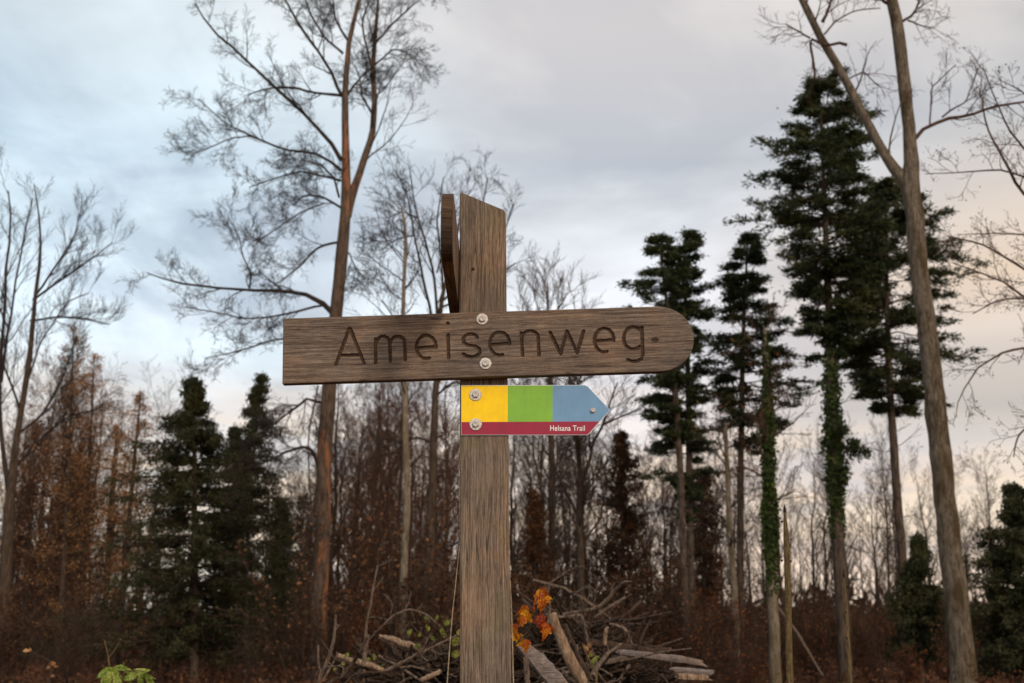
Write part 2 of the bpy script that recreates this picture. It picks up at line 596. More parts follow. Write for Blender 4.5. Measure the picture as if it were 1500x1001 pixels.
# post front outline (world X,Z at Y=YF)
lb, rb = P(672.3, 1001, YF), P(748.3, 1001, YF)
lt, rt = P(673.0, 281, YF), P(740.5, 309, YF)
zb = pr_loc[2] - 0.3
lb = extrap(lb, P(671.6, 640, YF), zb)
rb = extrap(rb, P(743.8, 640, YF), zb)
nz = 60


def post_mesh():
    G = Geo()
    depth = 0.095
    V = []
    rings = []
    zs = np.linspace(0, 1, nz)
    ch = 0.004
    for s in zs:
        L = lb + (lt - lb) * s
        R_ = rb + (rt - rb) * s
        w = 0.0004 * np.sin(s * 40)
        ring = [(L[0] + w, YF + ch, L[2]), (L[0] + ch + w, YF, L[2]), (R_[0] - ch + w, YF, R_[2]), (R_[0] + w, YF + ch, R_[2]),
                (R_[0] + w, YF + depth - ch, R_[2]), (R_[0] - ch + w, YF + depth, R_[2]), (L[0] + ch + w, YF + depth, L[2]), (L[0] + w, YF + depth - ch, L[2])]
        # interpolate z across for slanted top
        fx = []
        for (x, y, z) in ring:
            u = (x - L[0]) / (R_[0] - L[0])
            zz = L[2] + (R_[2] - L[2]) * u
            if s == 1.0:
                # round the corners a little at the top
                zz -= 0.004 * (abs(u - 0.5) > 0.49)
            fx.append((x, y, zz))
        rings.append(fx)
    V = np.array(rings).reshape(-1, 3)
    n = 8
    Q = []
    for k in range(nz - 1):
        for i in range(n):
            j = (i + 1) % n
            Q.append((k * n + i, k * n + j, (k + 1) * n + j, (k + 1) * n + i))
    c = len(V)
    V = np.vstack([V, V[-n:].mean(0)[None] + [[0, 0, 0.001]]])
    T = [((nz - 1) * n + i, (nz - 1) * n + (i + 1) % n, c) for i in range(n)]
    me = mesh_np('post', V - pr_loc, Q, T, [M['post']], smooth=False)
    return me


link('post', post_mesh(), post_root)
# nail and knots on the post
G = Geo()
pn = P(693.5, 394, YF)
ang = np.linspace(0, 2 * math.pi, 13)[:-1]
G.tubes(np.array([pn + [0, 0.002, 0], pn + [0, -0.002, 0], pn + [0, -0.0025, 0]]), np.array([0.0035, 0.0035, 0.0005]), 10)
link('nail', G.mesh('nail', M['rust'], pr_loc), post_root)

# ---- carved direction board (height field front)
YB = YF - TH - 0.002
bl, br = P(414, 514, YB), P(1016.5, 494.5, YB)
axis = norm(br - bl)
axv = np.array([-axis[2], 0, axis[0]])
Lb = np.linalg.norm(br - bl)
Hb = np.linalg.norm(P(700, 455.8, YB) - P(700, 552.0, YB)) * 0.992
bo = bl.copy()   # local origin: left end, centre height


def to_uv(px, py):
    d = P(px, py, YB) - bo
    return np.array([d @ axis, d @ axv])


def arc(cx, cy, rx, ry, a0, a1, n=14):
    a = np.radians(np.linspace(a0, a1, n))
    return [(cx + rx * math.cos(t), cy - ry * math.sin(t)) for t in a]


def e_glyph(cx, cy, rx, ry):
    s = [(cx - rx + 1, cy + 1.5), (cx + rx, cy - 0.5)]
    bowl = arc(cx, cy, rx, ry, -2, 300 - 12, 26)
    return [s, bowl]


strokes = []
strokes += [[(492.0, 534), (511.0, 482), (513, 482), (533.0, 531.5)], [(499, 521), (526.5, 520)]]
strokes += [[(549.8, 496.5), (550.3, 531)], [(551, 503)] + arc(561.5, 501.5, 9.5, 8.5, 170, 20, 8) + [(571.0, 504), (572.0, 528.5)],
            [(571.5, 503)] + arc(582.5, 500.5, 10, 7.5, 170, 15, 8) + [(593.0, 504), (593.6, 527)]]
strokes += e_glyph(624.3, 508.5, 14.3, 17)
strokes += [[(656.2, 491), (657.2, 524.5)], [(655.7, 474.0), (655.9, 474.4)]]
strokes += [[(699, 494.5), (696, 491), (690, 489.5), (683, 490.8), (678.3, 496), (679, 501), (683, 505), (690, 506.5), (697, 507.5), (702.5, 511.5), (702.5, 517), (698, 521.5), (691, 523.5), (683, 522), (678.5, 518.8)]]
strokes += e_glyph(731.8, 503.6, 14.5, 17)
strokes += [[(763.3, 487.5), (765.5, 520.5)], [(765, 494)] + arc(776.5, 493, 11.5, 8, 165, 15, 8) + [(788.3, 497), (789.5, 520)]]
strokes += [[(805.8, 487), (821.0, 518.5), (830.3, 485.2), (845.2, 517.2), (854.8, 485.2)]]
strokes += e_glyph(884.9, 498.6, 14.3, 17.2)
strokes += [arc(927.5, 495.6, 14, 16.2, 50, 312, 24), [(936, 483), (939, 480)], [(940.3, 479.8), (941.5, 520), (939.5, 526), (933, 529.5), (926, 529.8), (919.5, 527)]]

du = 0.00085
nu = int(Lb / du)
nv = int(Hb / du)
U = np.linspace(0, Lb, nu)
Vv = np.linspace(-Hb / 2, Hb / 2, nv)
UU, VV = np.meshgrid(U, Vv, indexing='ij')
# rounded right end: warp columns so that the outline follows the arc
r_end = Hb * 0.56
x0 = Lb - r_end


def half_h(u):
    t = np.clip((u - x0) / r_end, 0, 1)
    return Hb / 2 * np.sqrt(np.clip(1 - t ** 2.15, 0, 1))


hh = half_h(UU)
VVW = VV / (Hb / 2) * hh
DIST = np.full(UU.shape, 1.0)
for st in strokes:
    uv = np.array([to_uv(*p) for p in st])
    for a_, b_ in zip(uv[:-1], uv[1:]):
        lo = np.minimum(a_, b_) - 0.012
        hi = np.maximum(a_, b_) + 0.012
        iu0, iu1 = np.searchsorted(U, [lo[0], hi[0]])
        if iu1 <= iu0:
            continue
        sl = slice(iu0, iu1)
        uu = UU[sl]
        vv = VVW[sl]
        ab = b_ - a_
        L2 = ab @ ab + 1e-12
        t = np.clip(((uu - a_[0]) * ab[0] + (vv - a_[1]) * ab[1]) / L2, 0, 1)
        d = np.hypot(uu - (a_[0] + t * ab[0]), vv - (a_[1] + t * ab[1]))
        DIST[sl] = np.minimum(DIST[sl], d)


def vnoise(u, v, su, sv, seed):
    """value noise on the board"""
    r_ = np.random.default_rng(seed)
    a = u * su
    b_ = v * sv
    a = a - a.min()
    b_ = b_ - b_.min()
    ia = a.astype(int)
    ib = b_.astype(int)
    tab = r_.random((ia.max() + 3, ib.max() + 3))
    fa = a - ia
    fb = b_ - ib
    fa = fa * fa * (3 - 2 * fa)
    fb = fb * fb * (3 - 2 * fb)
    return (tab[ia, ib] * (1 - fa) * (1 - fb) + tab[ia + 1, ib] * fa * (1 - fb) + tab[ia, ib + 1] * (1 - fa) * fb + tab[ia + 1, ib + 1] * fa * fb)


wav = VVW + 0.006 * vnoise(UU, VVW, 6, 4, 3)
kn = to_uv(959.7, 498)
dk = np.hypot((UU - kn[0]) * 0.7, VVW - kn[1])
wav = wav + 0.006 * np.exp(-(dk / 0.02) ** 2) * np.sign(VVW - kn[1])
grain = vnoise(UU, wav, 9, 330, 5) * 0.6 + vnoise(UU, wav, 22, 620, 6) * 0.4
wob = vnoise(UU, VVW, 250, 520, 8) - 0.5
hw = 0.0042 + 0.0016 * wob + 0.0007 * (grain - 0.5)
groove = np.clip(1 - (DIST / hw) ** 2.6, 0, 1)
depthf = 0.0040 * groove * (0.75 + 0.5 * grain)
edge = np.minimum.reduce([UU, (hh - np.abs(VVW)) + 0 * UU])
bev = 0.0016 * np.clip(1 - edge / 0.0028, 0, 1) ** 2
knot = 0.0018 * np.exp(-(dk / 0.0045) ** 2)
crk = to_uv(575, 541)
Dp = depthf + 0.0011 * (1 - grain) + bev + knot
Wx = bo[0] + UU * axis[0] + VVW * axv[0]
Wz = bo[2] + UU * axis[2] + VVW * axv[2]
Wy = YB + Dp
Vf = np.stack([UU, Dp, VVW], -1).reshape(-1, 3)
idx = np.arange(nu * nv).reshape(nu, nv)
Qf = np.stack([idx[:-1, :-1], idx[1:, :-1], idx[1:, 1:], idx[:-1, 1:]], -1).reshape(-1, 4)
fd = ((groove[:-1, :-1] + groove[1:, :-1] + groove[1:, 1:] + groove[:-1, 1:]) / 4).ravel()
isl = fd > 0.22
dkc = ((dk[:-1, :-1] + dk[1:, 1:]) / 2).ravel()
vnk = (DIST[:-1, :-1] * 0 + grain[:-1, :-1]).ravel()
isk = (dkc < 0.0042 + 0.004 * vnk) & ~isl
# sides and back
bidx = np.concatenate([idx[:, 0], idx[-1, 1:], idx[-2::-1, -1], idx[0, -2:0:-1]])
front_loop = Vf[bidx]
back_loop = front_loop.copy()
back_loop[:, 1] = TH
nb = len(bidx)
Vs = np.vstack([front_loop, back_loop, [[Lb / 2, TH, 0]]])
ar = np.arange(nb)
Qs = np.stack([(ar + 1) % nb, ar, ar + nb, (ar + 1) % nb + nb], -1)
Ts = np.stack([ar + nb, np.full(nb, 2 * nb), (ar + 1) % nb + nb], -1)


def submesh(V, Q):
    used, inv = np.unique(Q.ravel(), return_inverse=True)
    return V[used], inv.reshape(Q.shape)


V1, Q1 = submesh(Vf, Qf[~isl & ~isk])
V3, Q3 = submesh(Vf, Qf[isk])
V2, Q2 = submesh(Vf, Qf[isl])
Vall = np.vstack([V1, Vs])
Qall = np.vstack([Q1, Qs + len(V1)])
roll = math.atan2(axis[2], axis[0])


def place_local(o, origin):
    o.location = tuple(np.array(origin) - pr_loc)
    o.rotation_euler = (0, -roll, 0)


board = link('direction_board', mesh_np('direction_board', Vall, Qall, Ts + len(V1), [M['board']], smooth=False), post_root,
             label='long carved board with rounded right end')
place_local(board, bo)
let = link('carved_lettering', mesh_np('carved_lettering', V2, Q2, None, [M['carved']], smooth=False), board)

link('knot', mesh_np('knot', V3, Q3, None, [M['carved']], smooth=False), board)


def bolt_mesh(rw, rh, hw_=0.0022, hh_=0.005, seed=0):
    """serrated washer plus hexagon head with a recessed centre, axis -Y"""
    r_ = random.Random(seed)
    G = Geo()
    n = 36
    a = np.arange(n) * 2 * math.pi / n

    def ring(r, y, hexa=False, rot=0.3):
        if hexa:
            rr = r / np.cos(((a + rot) % (math.pi / 3)) - math.pi / 6) * 0.93
        else:
            rr = np.full(n, r)
        return np.stack([rr * np.cos(a), np.full(n, y), rr * np.sin(a)], 1)
    rs = [ring(rw, 0), ring(rw, -hw_ * 0.6), ring(rw * 0.94, -hw_), ring(rh * 1.25, -hw_ * 1.05), ring(rh * 1.12, -hw_ * 0.8), ring(rh, -hw_ * 0.8, True),
          ring(rh, -hw_ - hh_ * 0.85, True), ring(rh * 0.88, -hw_ - hh_, True), ring(rh * 0.6, -hw_ - hh_), ring(rh * 0.5, -hw_ - hh_ * 0.8), ring(rh * 0.02, -hw_ - hh_ * 0.75)]
    rs[1] = rs[1] * np.array([1, 1, 1]) * (1 + 0.02 * np.sign(np.sin(a * 9)))[:, None] * np.array([1, 0, 1]) + np.array([0, 1, 0]) * rs[1]
    V = np.vstack(rs)
    Q = []
    for k in range(len(rs) - 1):
        for i in range(n):
            j = (i + 1) % n
            Q.append((k * n + i, (k + 1) * n + i, (k + 1) * n + j, k * n + j))
    return mesh_np('bolt', V, Q, None, [M['steel']], smooth=False)


big_bolt = bolt_mesh(0.0132, 0.0066)
for (bx, by) in ((706.3, 467.8), (711.3, 532.8)):
    uv = to_uv(bx, by)
    o = link('bolt', big_bolt, board)
    o.location = (uv[0], 0.0006, uv[1])
    o.rotation_euler = (0, random.uniform(0, 1), 0)

# ---- second board, pointing towards the camera on the left face of the post
YN = 2.2
pt = P(665.2, 286.5, YN)
pq = P(672.0, 354, YF)
dirb = norm(pq - pt)          # runs away from camera along the top edge
hgt = 0.143
pro = []
rad = hgt / 2
backlen = 0.80
inner_x0 = pt
side = norm(np.cross(dirb, np.array([0, 0, 1.0])))   # towards +x
upb = norm(np.cross(side, dirb))
if upb[2] < 0:
    upb = -upb
# outline in (s along dirb, h along up); s=0 at tangent of the round end
out = [(backlen, 0.0), (backlen, -hgt)]
aa = np.linspace(-90, -270, 26)
for t in aa:
    out.append((math.cos(math.radians(t)) * rad * 0.85, -rad + rad * math.sin(math.radians(t))))
out = np.array(out)
thk = 0.0235
n = len(out)
side_l = -side if side[0] > 0 else side
Vi = pt[None] + out[:, :1] * dirb[None] + out[:, 1:] * upb[None]
Vo = Vi + side_l[None] * thk
eb = 0.0012
cen = Vi.mean(0)
Vi2 = Vi + norm(cen - Vi) * eb
Vo2 = Vo + norm(Vo.mean(0) - Vo) * eb
rings = [Vi2 - side_l * 0.0, Vi + side_l * eb, Vo - side_l * eb, Vo2]
# subdivide the edge across its thickness
Vb = np.vstack(rings)
Qb = []
for k in range(3):
    for i in range(n):
        j = (i + 1) % n
        Qb.append((k * n + i, k * n + j, (k + 1) * n + j, (k + 1) * n + i))
orig2 = pt.copy()
Vb = Vb - orig2
me = bpy.data.meshes.new('side_board')
faces = [tuple(q) for q in Qb] + [tuple(range(n)), tuple(range(4 * n - 1, 3 * n - 1, -1))]
me.from_pydata([tuple(v) for v in Vb], [], faces)
me.materials.append(M['sideboard'])
me.materials.append(M['endgrain'])
for p_ in me.polygons:
    if len(p_.vertices) == 4:
        vs = [Vb[v] @ dirb for v in p_.vertices]
        if max(vs) < 0.3:
            p_.material_index = 1
import bmesh
bm = bmesh.new()
bm.from_mesh(me)
bmesh.ops.recalc_face_normals(bm, faces=bm.faces[:])
bm.to_mesh(me)
bm.free()
sb = link('direction_board', me, post_root, label='second board seen end on at left of the post')
sb.location = tuple(orig2 - pr_loc)

# ---- small coloured arrow plate
YP = YF - 0.0035


def W(px, py, y):
    return P(px, py, y)


def slab(name, pxs, y0, y1, mat, parent, origin, bevel=0.0):
    vs = []
    n = len(pxs)
    for y in (y0, y1):
        for (a_, b_) in pxs:
            p_ = P(a_, b_, YP)
            vs.append((p_[0] - origin[0], y - origin[1], p_[2] - origin[2]))
    faces = [tuple(range(n)), tuple(range(2 * n - 1, n - 1, -1))]
    for i in range(n):
        j = (i + 1) % n
        faces.append((i, i + n, j + n, j))
    me = bpy.data.meshes.new(name)
    me.from_pydata(vs, [], faces)
    me.materials.append(mat)
    bm = bmesh.new()
    bm.from_mesh(me)
    bmesh.ops.recalc_face_normals(bm, faces=bm.faces[:])
    bm.to_mesh(me)
    bm.free()
    o = link(name, me, parent)
    return o


po = P(676, 600, YP)
plate_out = [(675.6, 564.6), (856.5, 564.2), (861, 566.2), (893.3, 600.2), (893.3, 602.2), (862.0, 636.8), (859, 637.4), (675.9, 637.6)]
plate = slab('arrow_plate', plate_out, YP, YP + 0.003, M['alu'], post_root, po)
plate['label'] = 'small arrow plate in yellow, green, blue and crimson'
plate.location = tuple(po - pr_loc)
slab('yellow_field', [(676.1, 565.2), (743.9, 565.1), (743.8, 618.2), (676.2, 618.5)], YP - 0.0004, YP + 0.001, M['yellow'], plate, po)
slab('green_field', [(743.9, 565.1), (809.6, 564.9), (809.4, 617.9), (743.8, 618.2)], YP - 0.0004, YP + 0.001, M['green'], plate, po)
slab('blue_field', [(809.6, 564.9), (856.3, 564.7), (860.7, 566.6), (892.7, 600.3), (892.7, 602), (878.2, 617.6), (809.4, 617.9)], YP - 0.0004, YP + 0.001, M['blue'], plate, po)
slab('crimson_field', [(676.2, 618.5), (743.8, 618.2), (809.4, 617.9), (878.2, 617.6), (861.6, 636.3), (858.8, 636.9), (676.3, 637.1)], YP - 0.0004, YP + 0.001, M['crimson'], plate, po)
# lettering
fc = bpy.data.curves.new('lettering', 'FONT')
fc.body = 'Helsana Trail'
fc.size = 1.0
fc.offset = 0.008
fc.space_character = 1.06
fc.extrude = 0.02
tmp = bpy.data.objects.new('tmp', fc)
COL.objects.link(tmp)
bpy.context.view_layer.update()
dg = bpy.context.evaluated_depsgraph_get()
tm = bpy.data.meshes.new_from_object(tmp.evaluated_get(dg))
bpy.data.objects.remove(tmp)
co = np.zeros(len(tm.vertices) * 3)
tm.vertices.foreach_get('co', co)
co = co.reshape(-1, 3)
t0, t1 = P(806.0, 631.2, YP), P(856.8, 631.0, YP)
wid = t1[0] - t0[0]
sx = wid / (co[:, 0].max() - co[:, 0].min())
capH = (P(0, 623.2, YP)[2] - P(0, 631.2, YP)[2])
sy = capH / 0.72
nco = np.stack([t0[0] + (co[:, 0] - co[:, 0].min()) * sx, YP - 0.0004 - 0.0002 + np.where(co[:, 2] > 0, -0.0001, 0.0004), t0[2] + co[:, 1] * sy], 1) - po
tm.vertices.foreach_set('co', nco.astype(np.float32).ravel())
tm.name = 'printed_lettering'
tm.materials.clear()
tm.materials.append(M['white'])
link('printed_lettering', tm, plate)
pl_bolt = bolt_mesh(0.0138, 0.0064)
for (bx, by) in ((696.6, 578.6), (696.8, 622.0)):
    p_ = P(bx, by, YP) - po
    o = link('bolt', pl_bolt, plate)
    o.location = (p_[0], -0.0004, p_[2])
    o.rotation_euler = (0, random.uniform(0, 1), 0)
sm = bolt_mesh(0.0052, 0.0046, 0.001, 0.005)
p_ = P(868.6, 601.6, YP) - po
o = link('rivet', sm, plate)
o.location = (p_[0], -0.0004, p_[2])

# ------------------------------------------------------------------ trees


def to_ground(pl, Y):
    """extend a px polyline [(x,y,w)...] (bottom first) to the ground, returns points and radii"""
    pts = []
    for (x, y, w) in pl:
        p_ = P(x, y, Y)
        pts.append([*p_, w * 0.5 * mpp(y, Y)])
    pts = np.array(pts)
    d = pts[0] - pts[min(2, len(pts) - 1)]
    gz = float(ground_z(pts[0, 0], Y)) - 0.15
    if pts[0, 2] > gz:
        s = (gz - pts[0, 2]) / (d[2] if d[2] < -0.05 else -1.0)
        q = pts[0].copy()
        q[0] += d[0] * min(s, 3)
        q[2] = gz
        q[3] = pts[0, 3] * 1.25
        pts = np.vstack([q[None], pts])
    return pts


def limb(pl, Y, K=12, slope=None):
    pts = np.array([[*P(x, y, Y), w * 0.5 * mpp(y, Y)] for (x, y, w) in pl])
    s = random.uniform(-0.45, 0.45) if slope is None else slope
    base = pts[0].copy()
    dist = np.linalg.norm(pts[:, :3] - base[:3], axis=1)
    # push away in depth while keeping the picture position
    out = []
    for (x, y, w), d in zip(pl, dist):
        YY = Y + s * d
        out.append([*P(x, y, YY), w * 0.5 * mpp(y, YY)])
    return resample(np.array(out), K)


def bare_tree(name, label, Y, trunk, limbs=(), bark='bark_brown', twig='twig', cat='tree', group=None, n1=7, n2=6, n3=5, n4=3, sub=None,
              trunk_branches=0, tb=(0.4, 0.98), tb_len=2.2, rmin=0.0045, leaves=None, leaf_n=0, leaf_size=0.08, slope=None, up=0.12, ang=0.75, ivy=None, sides=12, K=30, lr=0.36, rough=0.05, stems=0):
    tp = to_ground(trunk, Y)
    tr = resample(tp, K)
    tr[0] = tp[0]
    origin = tr[0, :3].copy()
    origin[2] += 0.1
    root = empty(name, origin, label, cat, group)
    G = Geo()
    rr = tr[:, 3].copy()
    rr[0] *= 1.25
    # irregular trunk
    wobble = 0.05 * rr[:, None] * rng.standard_normal((K, 3)) * np.array([1, 1, 0])
    G.tubes(tr[:, :3] + wobble, rr, sides, rough=rough, cap=True)
    G2 = Geo()
    L0, R0 = [], []
    for li, l in enumerate(limbs):
        if li < stems:
            big = limb(l, Y, 26, 0.12)
            lb_ = big[np.linspace(0, 25, 12).round().astype(int)]
            G.tubes(big[:, :3], np.maximum(big[:, 3], rmin), sides, rough=rough)
        else:
            lb_ = limb(l, Y, 12, slope)
            wb = 0.25 * lb_[:, 3:4] * rng.standard_normal((12, 3))
            wb[0] = 0
            G2.tubes(lb_[:, :3] + wb, np.maximum(lb_[:, 3], rmin), 7, rough=0.06)
        L0.append(lb_[:, :3])
        R0.append(np.maximum(lb_[:, 3], rmin))
    link('trunk', G.mesh('trunk', M[bark], origin), root)
    trK = resample(tr, 12)
    if trunk_branches:
        C, R_ = grow(trK[None, :, :3], trK[None, :, 3], trunk_branches, tb[0], tb[1], ang * 1.3, 0, up=up, K=12, lconst=tb_len, rmin=rmin, rr=0.38, curve=0.04, wig=0.10)
        G2.tubes(C, R_, 5)
        L0 += list(C)
        R0 += list(R_)
    if L0:
        A, RA = np.array(L0), np.array(R0)
        tips = A
        for lev, nn_ in enumerate((n1, n2, n3, n4)):
            if nn_ <= 0:
                break
            Kc = (8, 6, 5, 4)[lev]
            A, RA = grow(A, RA, nn_, 0.12 if lev == 0 else 0.15, 1.0, ang, (lr, 0.50, 0.52, 0.55)[lev], up=up, K=Kc, rmin=rmin * (1.1, 0.85, 0.68, 0.55)[lev], rr=0.5, curve=0.02, wig=(0.13, 0.10, 0.08, 0.06)[lev],
                         lmin=(0.75, 0.32, 0.16, 0.09)[lev] * Y / 27.0, rcap=(0.022, 0.012, 0.008, 0.006)[lev])
            G2.tubes(A, RA, (5, 4, 3, 3)[lev])
            tips = A
        link('crown', G2.mesh('crown', M[twig], origin, smooth=True), root)
        if leaves:
            C, D = pts_on(tips, leaf_n, 0.2, 1.0)
            G3 = Geo()
            C = C + rng.standard_normal(C.shape) * 0.03
            G3.cards(C, D + np.array([0, 0, -0.6]), leaf_size, leaf_size * 0.6, 0.8)
            link('foliage', G3.mesh('foliage', M[leaves], origin, smooth=False), root)
    if ivy:
        add_ivy(root, tr, ivy, Y, origin)
    return root


def add_ivy(root, tr, ivy, Y, origin):
    y0, y1, nleaf, thick = ivy
    zt = P(750, y0, Y)[2]
    zb_ = P(750, y1, Y)[2]
    zz = zb_ + (zt - zb_) * rng.random(nleaf)
    x = np.interp(zz, tr[:, 2], tr[:, 0])
    y = np.interp(zz, tr[:, 2], tr[:, 1])
    r = np.interp(zz, tr[:, 2], tr[:, 3])
    a = rng.random(nleaf) * 2 * math.pi
    clump = 0.5 + 0.5 * np.sin(zz * 2.1 + a * 2) * np.sin(zz * 5.3 + 1)
    fade = np.minimum(1, (zt - zz) / 2.5 + 0.15) * np.minimum(1, (zz - zb_) / 2.0 + 0.15)
    side_w = 0.55 + 0.45 * np.cos(a - 3.4 - 0.35 * zz)
    ok = rng.random(nleaf) < np.clip(fade * (0.35 + 0.9 * clump) * (0.35 + side_w), 0, 1)
    zz, x, y, r, a, clump, fade = [q_[ok] for q_ in (zz, x, y, r, a, clump, fade)]
    nleaf = len(zz)
    rad = r * 1.02 + np.abs(rng.standard_normal(nleaf)) * thick * (0.35 + clump) * fade
    C = np.stack([x + rad * np.cos(a), y + rad * np.sin(a), zz], 1)
    D = np.stack([np.cos(a) * 0.4, np.sin(a) * 0.4, -np.ones(nleaf)], 1)
    G = Geo()
    G.cards(C, D, 0.085, 0.07, 0.9)
    link('ivy', G.mesh('ivy', M['ivy'], origin, smooth=False), root)


def conifer(name, label, Y, trunk, prof, nb, foliage='fir', bark='bark_conifer', twig='twig_dark', cat='tree', group=None, droop=-0.25, up0=0.1,
            sub=8, cards=26, csize=(0.26, 0.10), whorl=0, tmin=0.3, spread=0.06, fill=1.0, ivy=None, ang2=0.9, sparse=1.0, hang=0.0, seed=None, stubs=0, sublen=0.32):
    """prof: list of (y_px, xl_px, xr_px) from top to bottom of crown"""
    tp = to_ground(trunk, Y)
    K = 26
    tr = resample(tp, K)
    tr[0] = tp[0]
    origin = tr[0, :3].copy()
    origin[2] += 0.1
    root = empty(name, origin, label, cat, group)
    G = Geo()
    G.tubes(tr[:, :3], tr[:, 3], 10, rough=0.05, cap=True)
    link('trunk', G.mesh('trunk', M[bark], origin), root)
    pz = np.array([P(750, p_[0], Y)[2] for p_ in prof])[::-1]
    pl = np.array([P(p_[1], p_[0], Y)[0] for p_ in prof])[::-1]
    pr = np.array([P(p_[2], p_[0], Y)[0] for p_ in prof])[::-1]
    # branch heights (more near top)
    u = (np.arange(nb) + rng.random(nb)) / nb
    z = pz[0] + (pz[-1] - pz[0]) * u
    if whorl:
        zs = np.linspace(pz[0], pz[-1], whorl)
        z = zs[(u * (whorl - 1)).round().astype(int)] + rng.normal(0, 0.21 if foliage == 'fir' else 0.08, nb)
        z = np.clip(z, pz[0], pz[-1])
    az = rng.random(nb) * 2 * math.pi
    # tips drooping from the bole
    cx = np.interp(z, tr[:, 2], tr[:, 0])
    cy = np.interp(z, tr[:, 2], tr[:, 1])
    cr = np.interp(z, tr[:, 2], tr[:, 3])
    Lr = np.maximum(np.interp(z, pz, pr) - cx, 0.15)
    Ll = np.maximum(cx - np.interp(z, pz, pl), 0.15)
    ca = np.cos(az)
    Ls = np.where(ca > 0, Lr * ca ** 2 + (Lr + Ll) / 2 * (1 - ca ** 2), Ll * ca ** 2 + (Lr + Ll) / 2 * (1 - ca ** 2))
    if foliage == 'fir':
        lump = 0.86 + 0.34 * np.sin(az * 2 + z * 1.7 + len(label)) * np.sin(z * 2.9 + az * 3)
        Ls = Ls * rng.uniform(0.6, 1.2, nb) * lump * fill * 1.28
    else:
        Ls = Ls * rng.uniform(0.45, 1.5, nb) * (0.9 + 0.25 * np.sin(az * 3 + z * 2)) * fill
    KB = 8
    s = np.linspace(0, 1, KB)[None, :]
    dx = np.cos(az)[:, None] * Ls[:, None] * s
    dy = np.sin(az)[:, None] * Ls[:, None] * s
    tzz = np.interp(z, [pz[0], pz[-1]], [0, 1])[:, None]
    dz = Ls[:, None] * (up0 * s + (droop + 0.35 * tzz * abs(droop) * 2) * s ** 2 * (1 - 0.45 * s)) + 0.03 * rng.standard_normal((nb, KB)) * Ls[:, None]
    if foliage == 'fir':
        dz += Ls[:, None] * rng.normal(0, 0.10, (nb, 1)) * s
    dz[:, 0] = 0
    B = np.stack([cx[:, None] + dx, cy[:, None] + dy, z[:, None] + dz], -1)
    B[:, 1:, :2] += 0.03 * rng.standard_normal((nb, KB - 1, 2)) * Ls[:, None, None]
    BR = np.maximum(cr[:, None] * 0.28 * np.linspace(1, 0.15, KB)[None], 0.006)
    BR = np.minimum(BR, 0.05)
    G2 = Geo()
    G2.tubes(B, BR, 4)
    S, SR = grow(B, BR, sub, tmin, 1.0, ang2, sublen, up=hang, K=5, rmin=0.005, rr=0.5, curve=hang * 0.5, wig=0.12)
    G2.tubes(S, SR, 3)
    link('branches', G2.mesh('branches', M[twig], origin), root)
    if foliage in ('spruce', 'fir'):
        # flat sprays: pull side twigs into the plane of their branch and let them hang a little
        rootp = S[:, :1].copy()
        S = rootp + (S - rootp) * np.array([1, 1, 0.35 if foliage == 'spruce' else 0.45]) + np.array([0, 0, -0.10 if foliage == 'spruce' else -0.05]) * np.linspace(0, 1, 5)[None, :, None] ** 1.5
    G3 = Geo()
    if foliage == 'fir':
        ncl = 4
        C, D = pts_on(S, ncl, 0.35, 1.0)
        keep = rng.random(len(C)) < (0.78 + 0.25 * np.sin(C[:, 0] * 2.3 + 1) * np.sin(C[:, 2] * 2.7))
        C, D = C[keep], D[keep]
        sg = rng.uniform(0.045, 0.10, (len(C), 1, 1))
        off = rng.standard_normal((len(C), cards, 3)) * sg * np.array([1.15, 1.15, 0.55])
        CC = (C[:, None] + off + np.array([0, 0, 0.04])).reshape(-1, 3)
        DD = norm(off / sg * 0.5 + D[:, None] + np.array([0, 0, 0.35])).reshape(-1, 3)
        G3.cards(CC, DD, csize[0], csize[1], 0.35)
    else:
        keep = rng.random(len(S)) < sparse
        C, D = pts_on(S[keep], cards, 0.1, 1.0)
        C = C + rng.standard_normal(C.shape) * spread * np.array([1, 1, 1])
        G3.cards(C, D, csize[0], csize[1], 0.45)
        C, D = pts_on(B, int(cards * 1.5), tmin, 1.0)
        C = C + rng.standard_normal(C.shape) * spread * 0.8
        G3.cards(C, D, csize[0], csize[1], 0.5)
    link('foliage', G3.mesh('foliage', M[foliage], origin, smooth=False), root)
    if stubs:
        # short dead stubs on the bare trunk below the crown
        t0_ = np.interp(pz[0], tr[:, 2], np.arange(K)) / (K - 1)
        A, RA = grow(tr[None, :, :3], tr[None, :, 3], stubs, 0.15, t0_, 1.4, 0, up=0.0, K=5, lconst=0.9, rmin=0.005, rr=0.12, wig=0.2)
        A2, RA2 = grow(A, RA, 4, 0.3, 1, 0.8, 0.5, K=4, rmin=0.004, up=0)
        G4 = Geo()
        G4.tubes(A, RA, 4)
        G4.tubes(A2, RA2, 3)
        link('dead_branches', G4.mesh('dead_branches', M['twig'], origin), root)
    if ivy:
        add_ivy(root, tr, ivy, Y, origin)
    return root


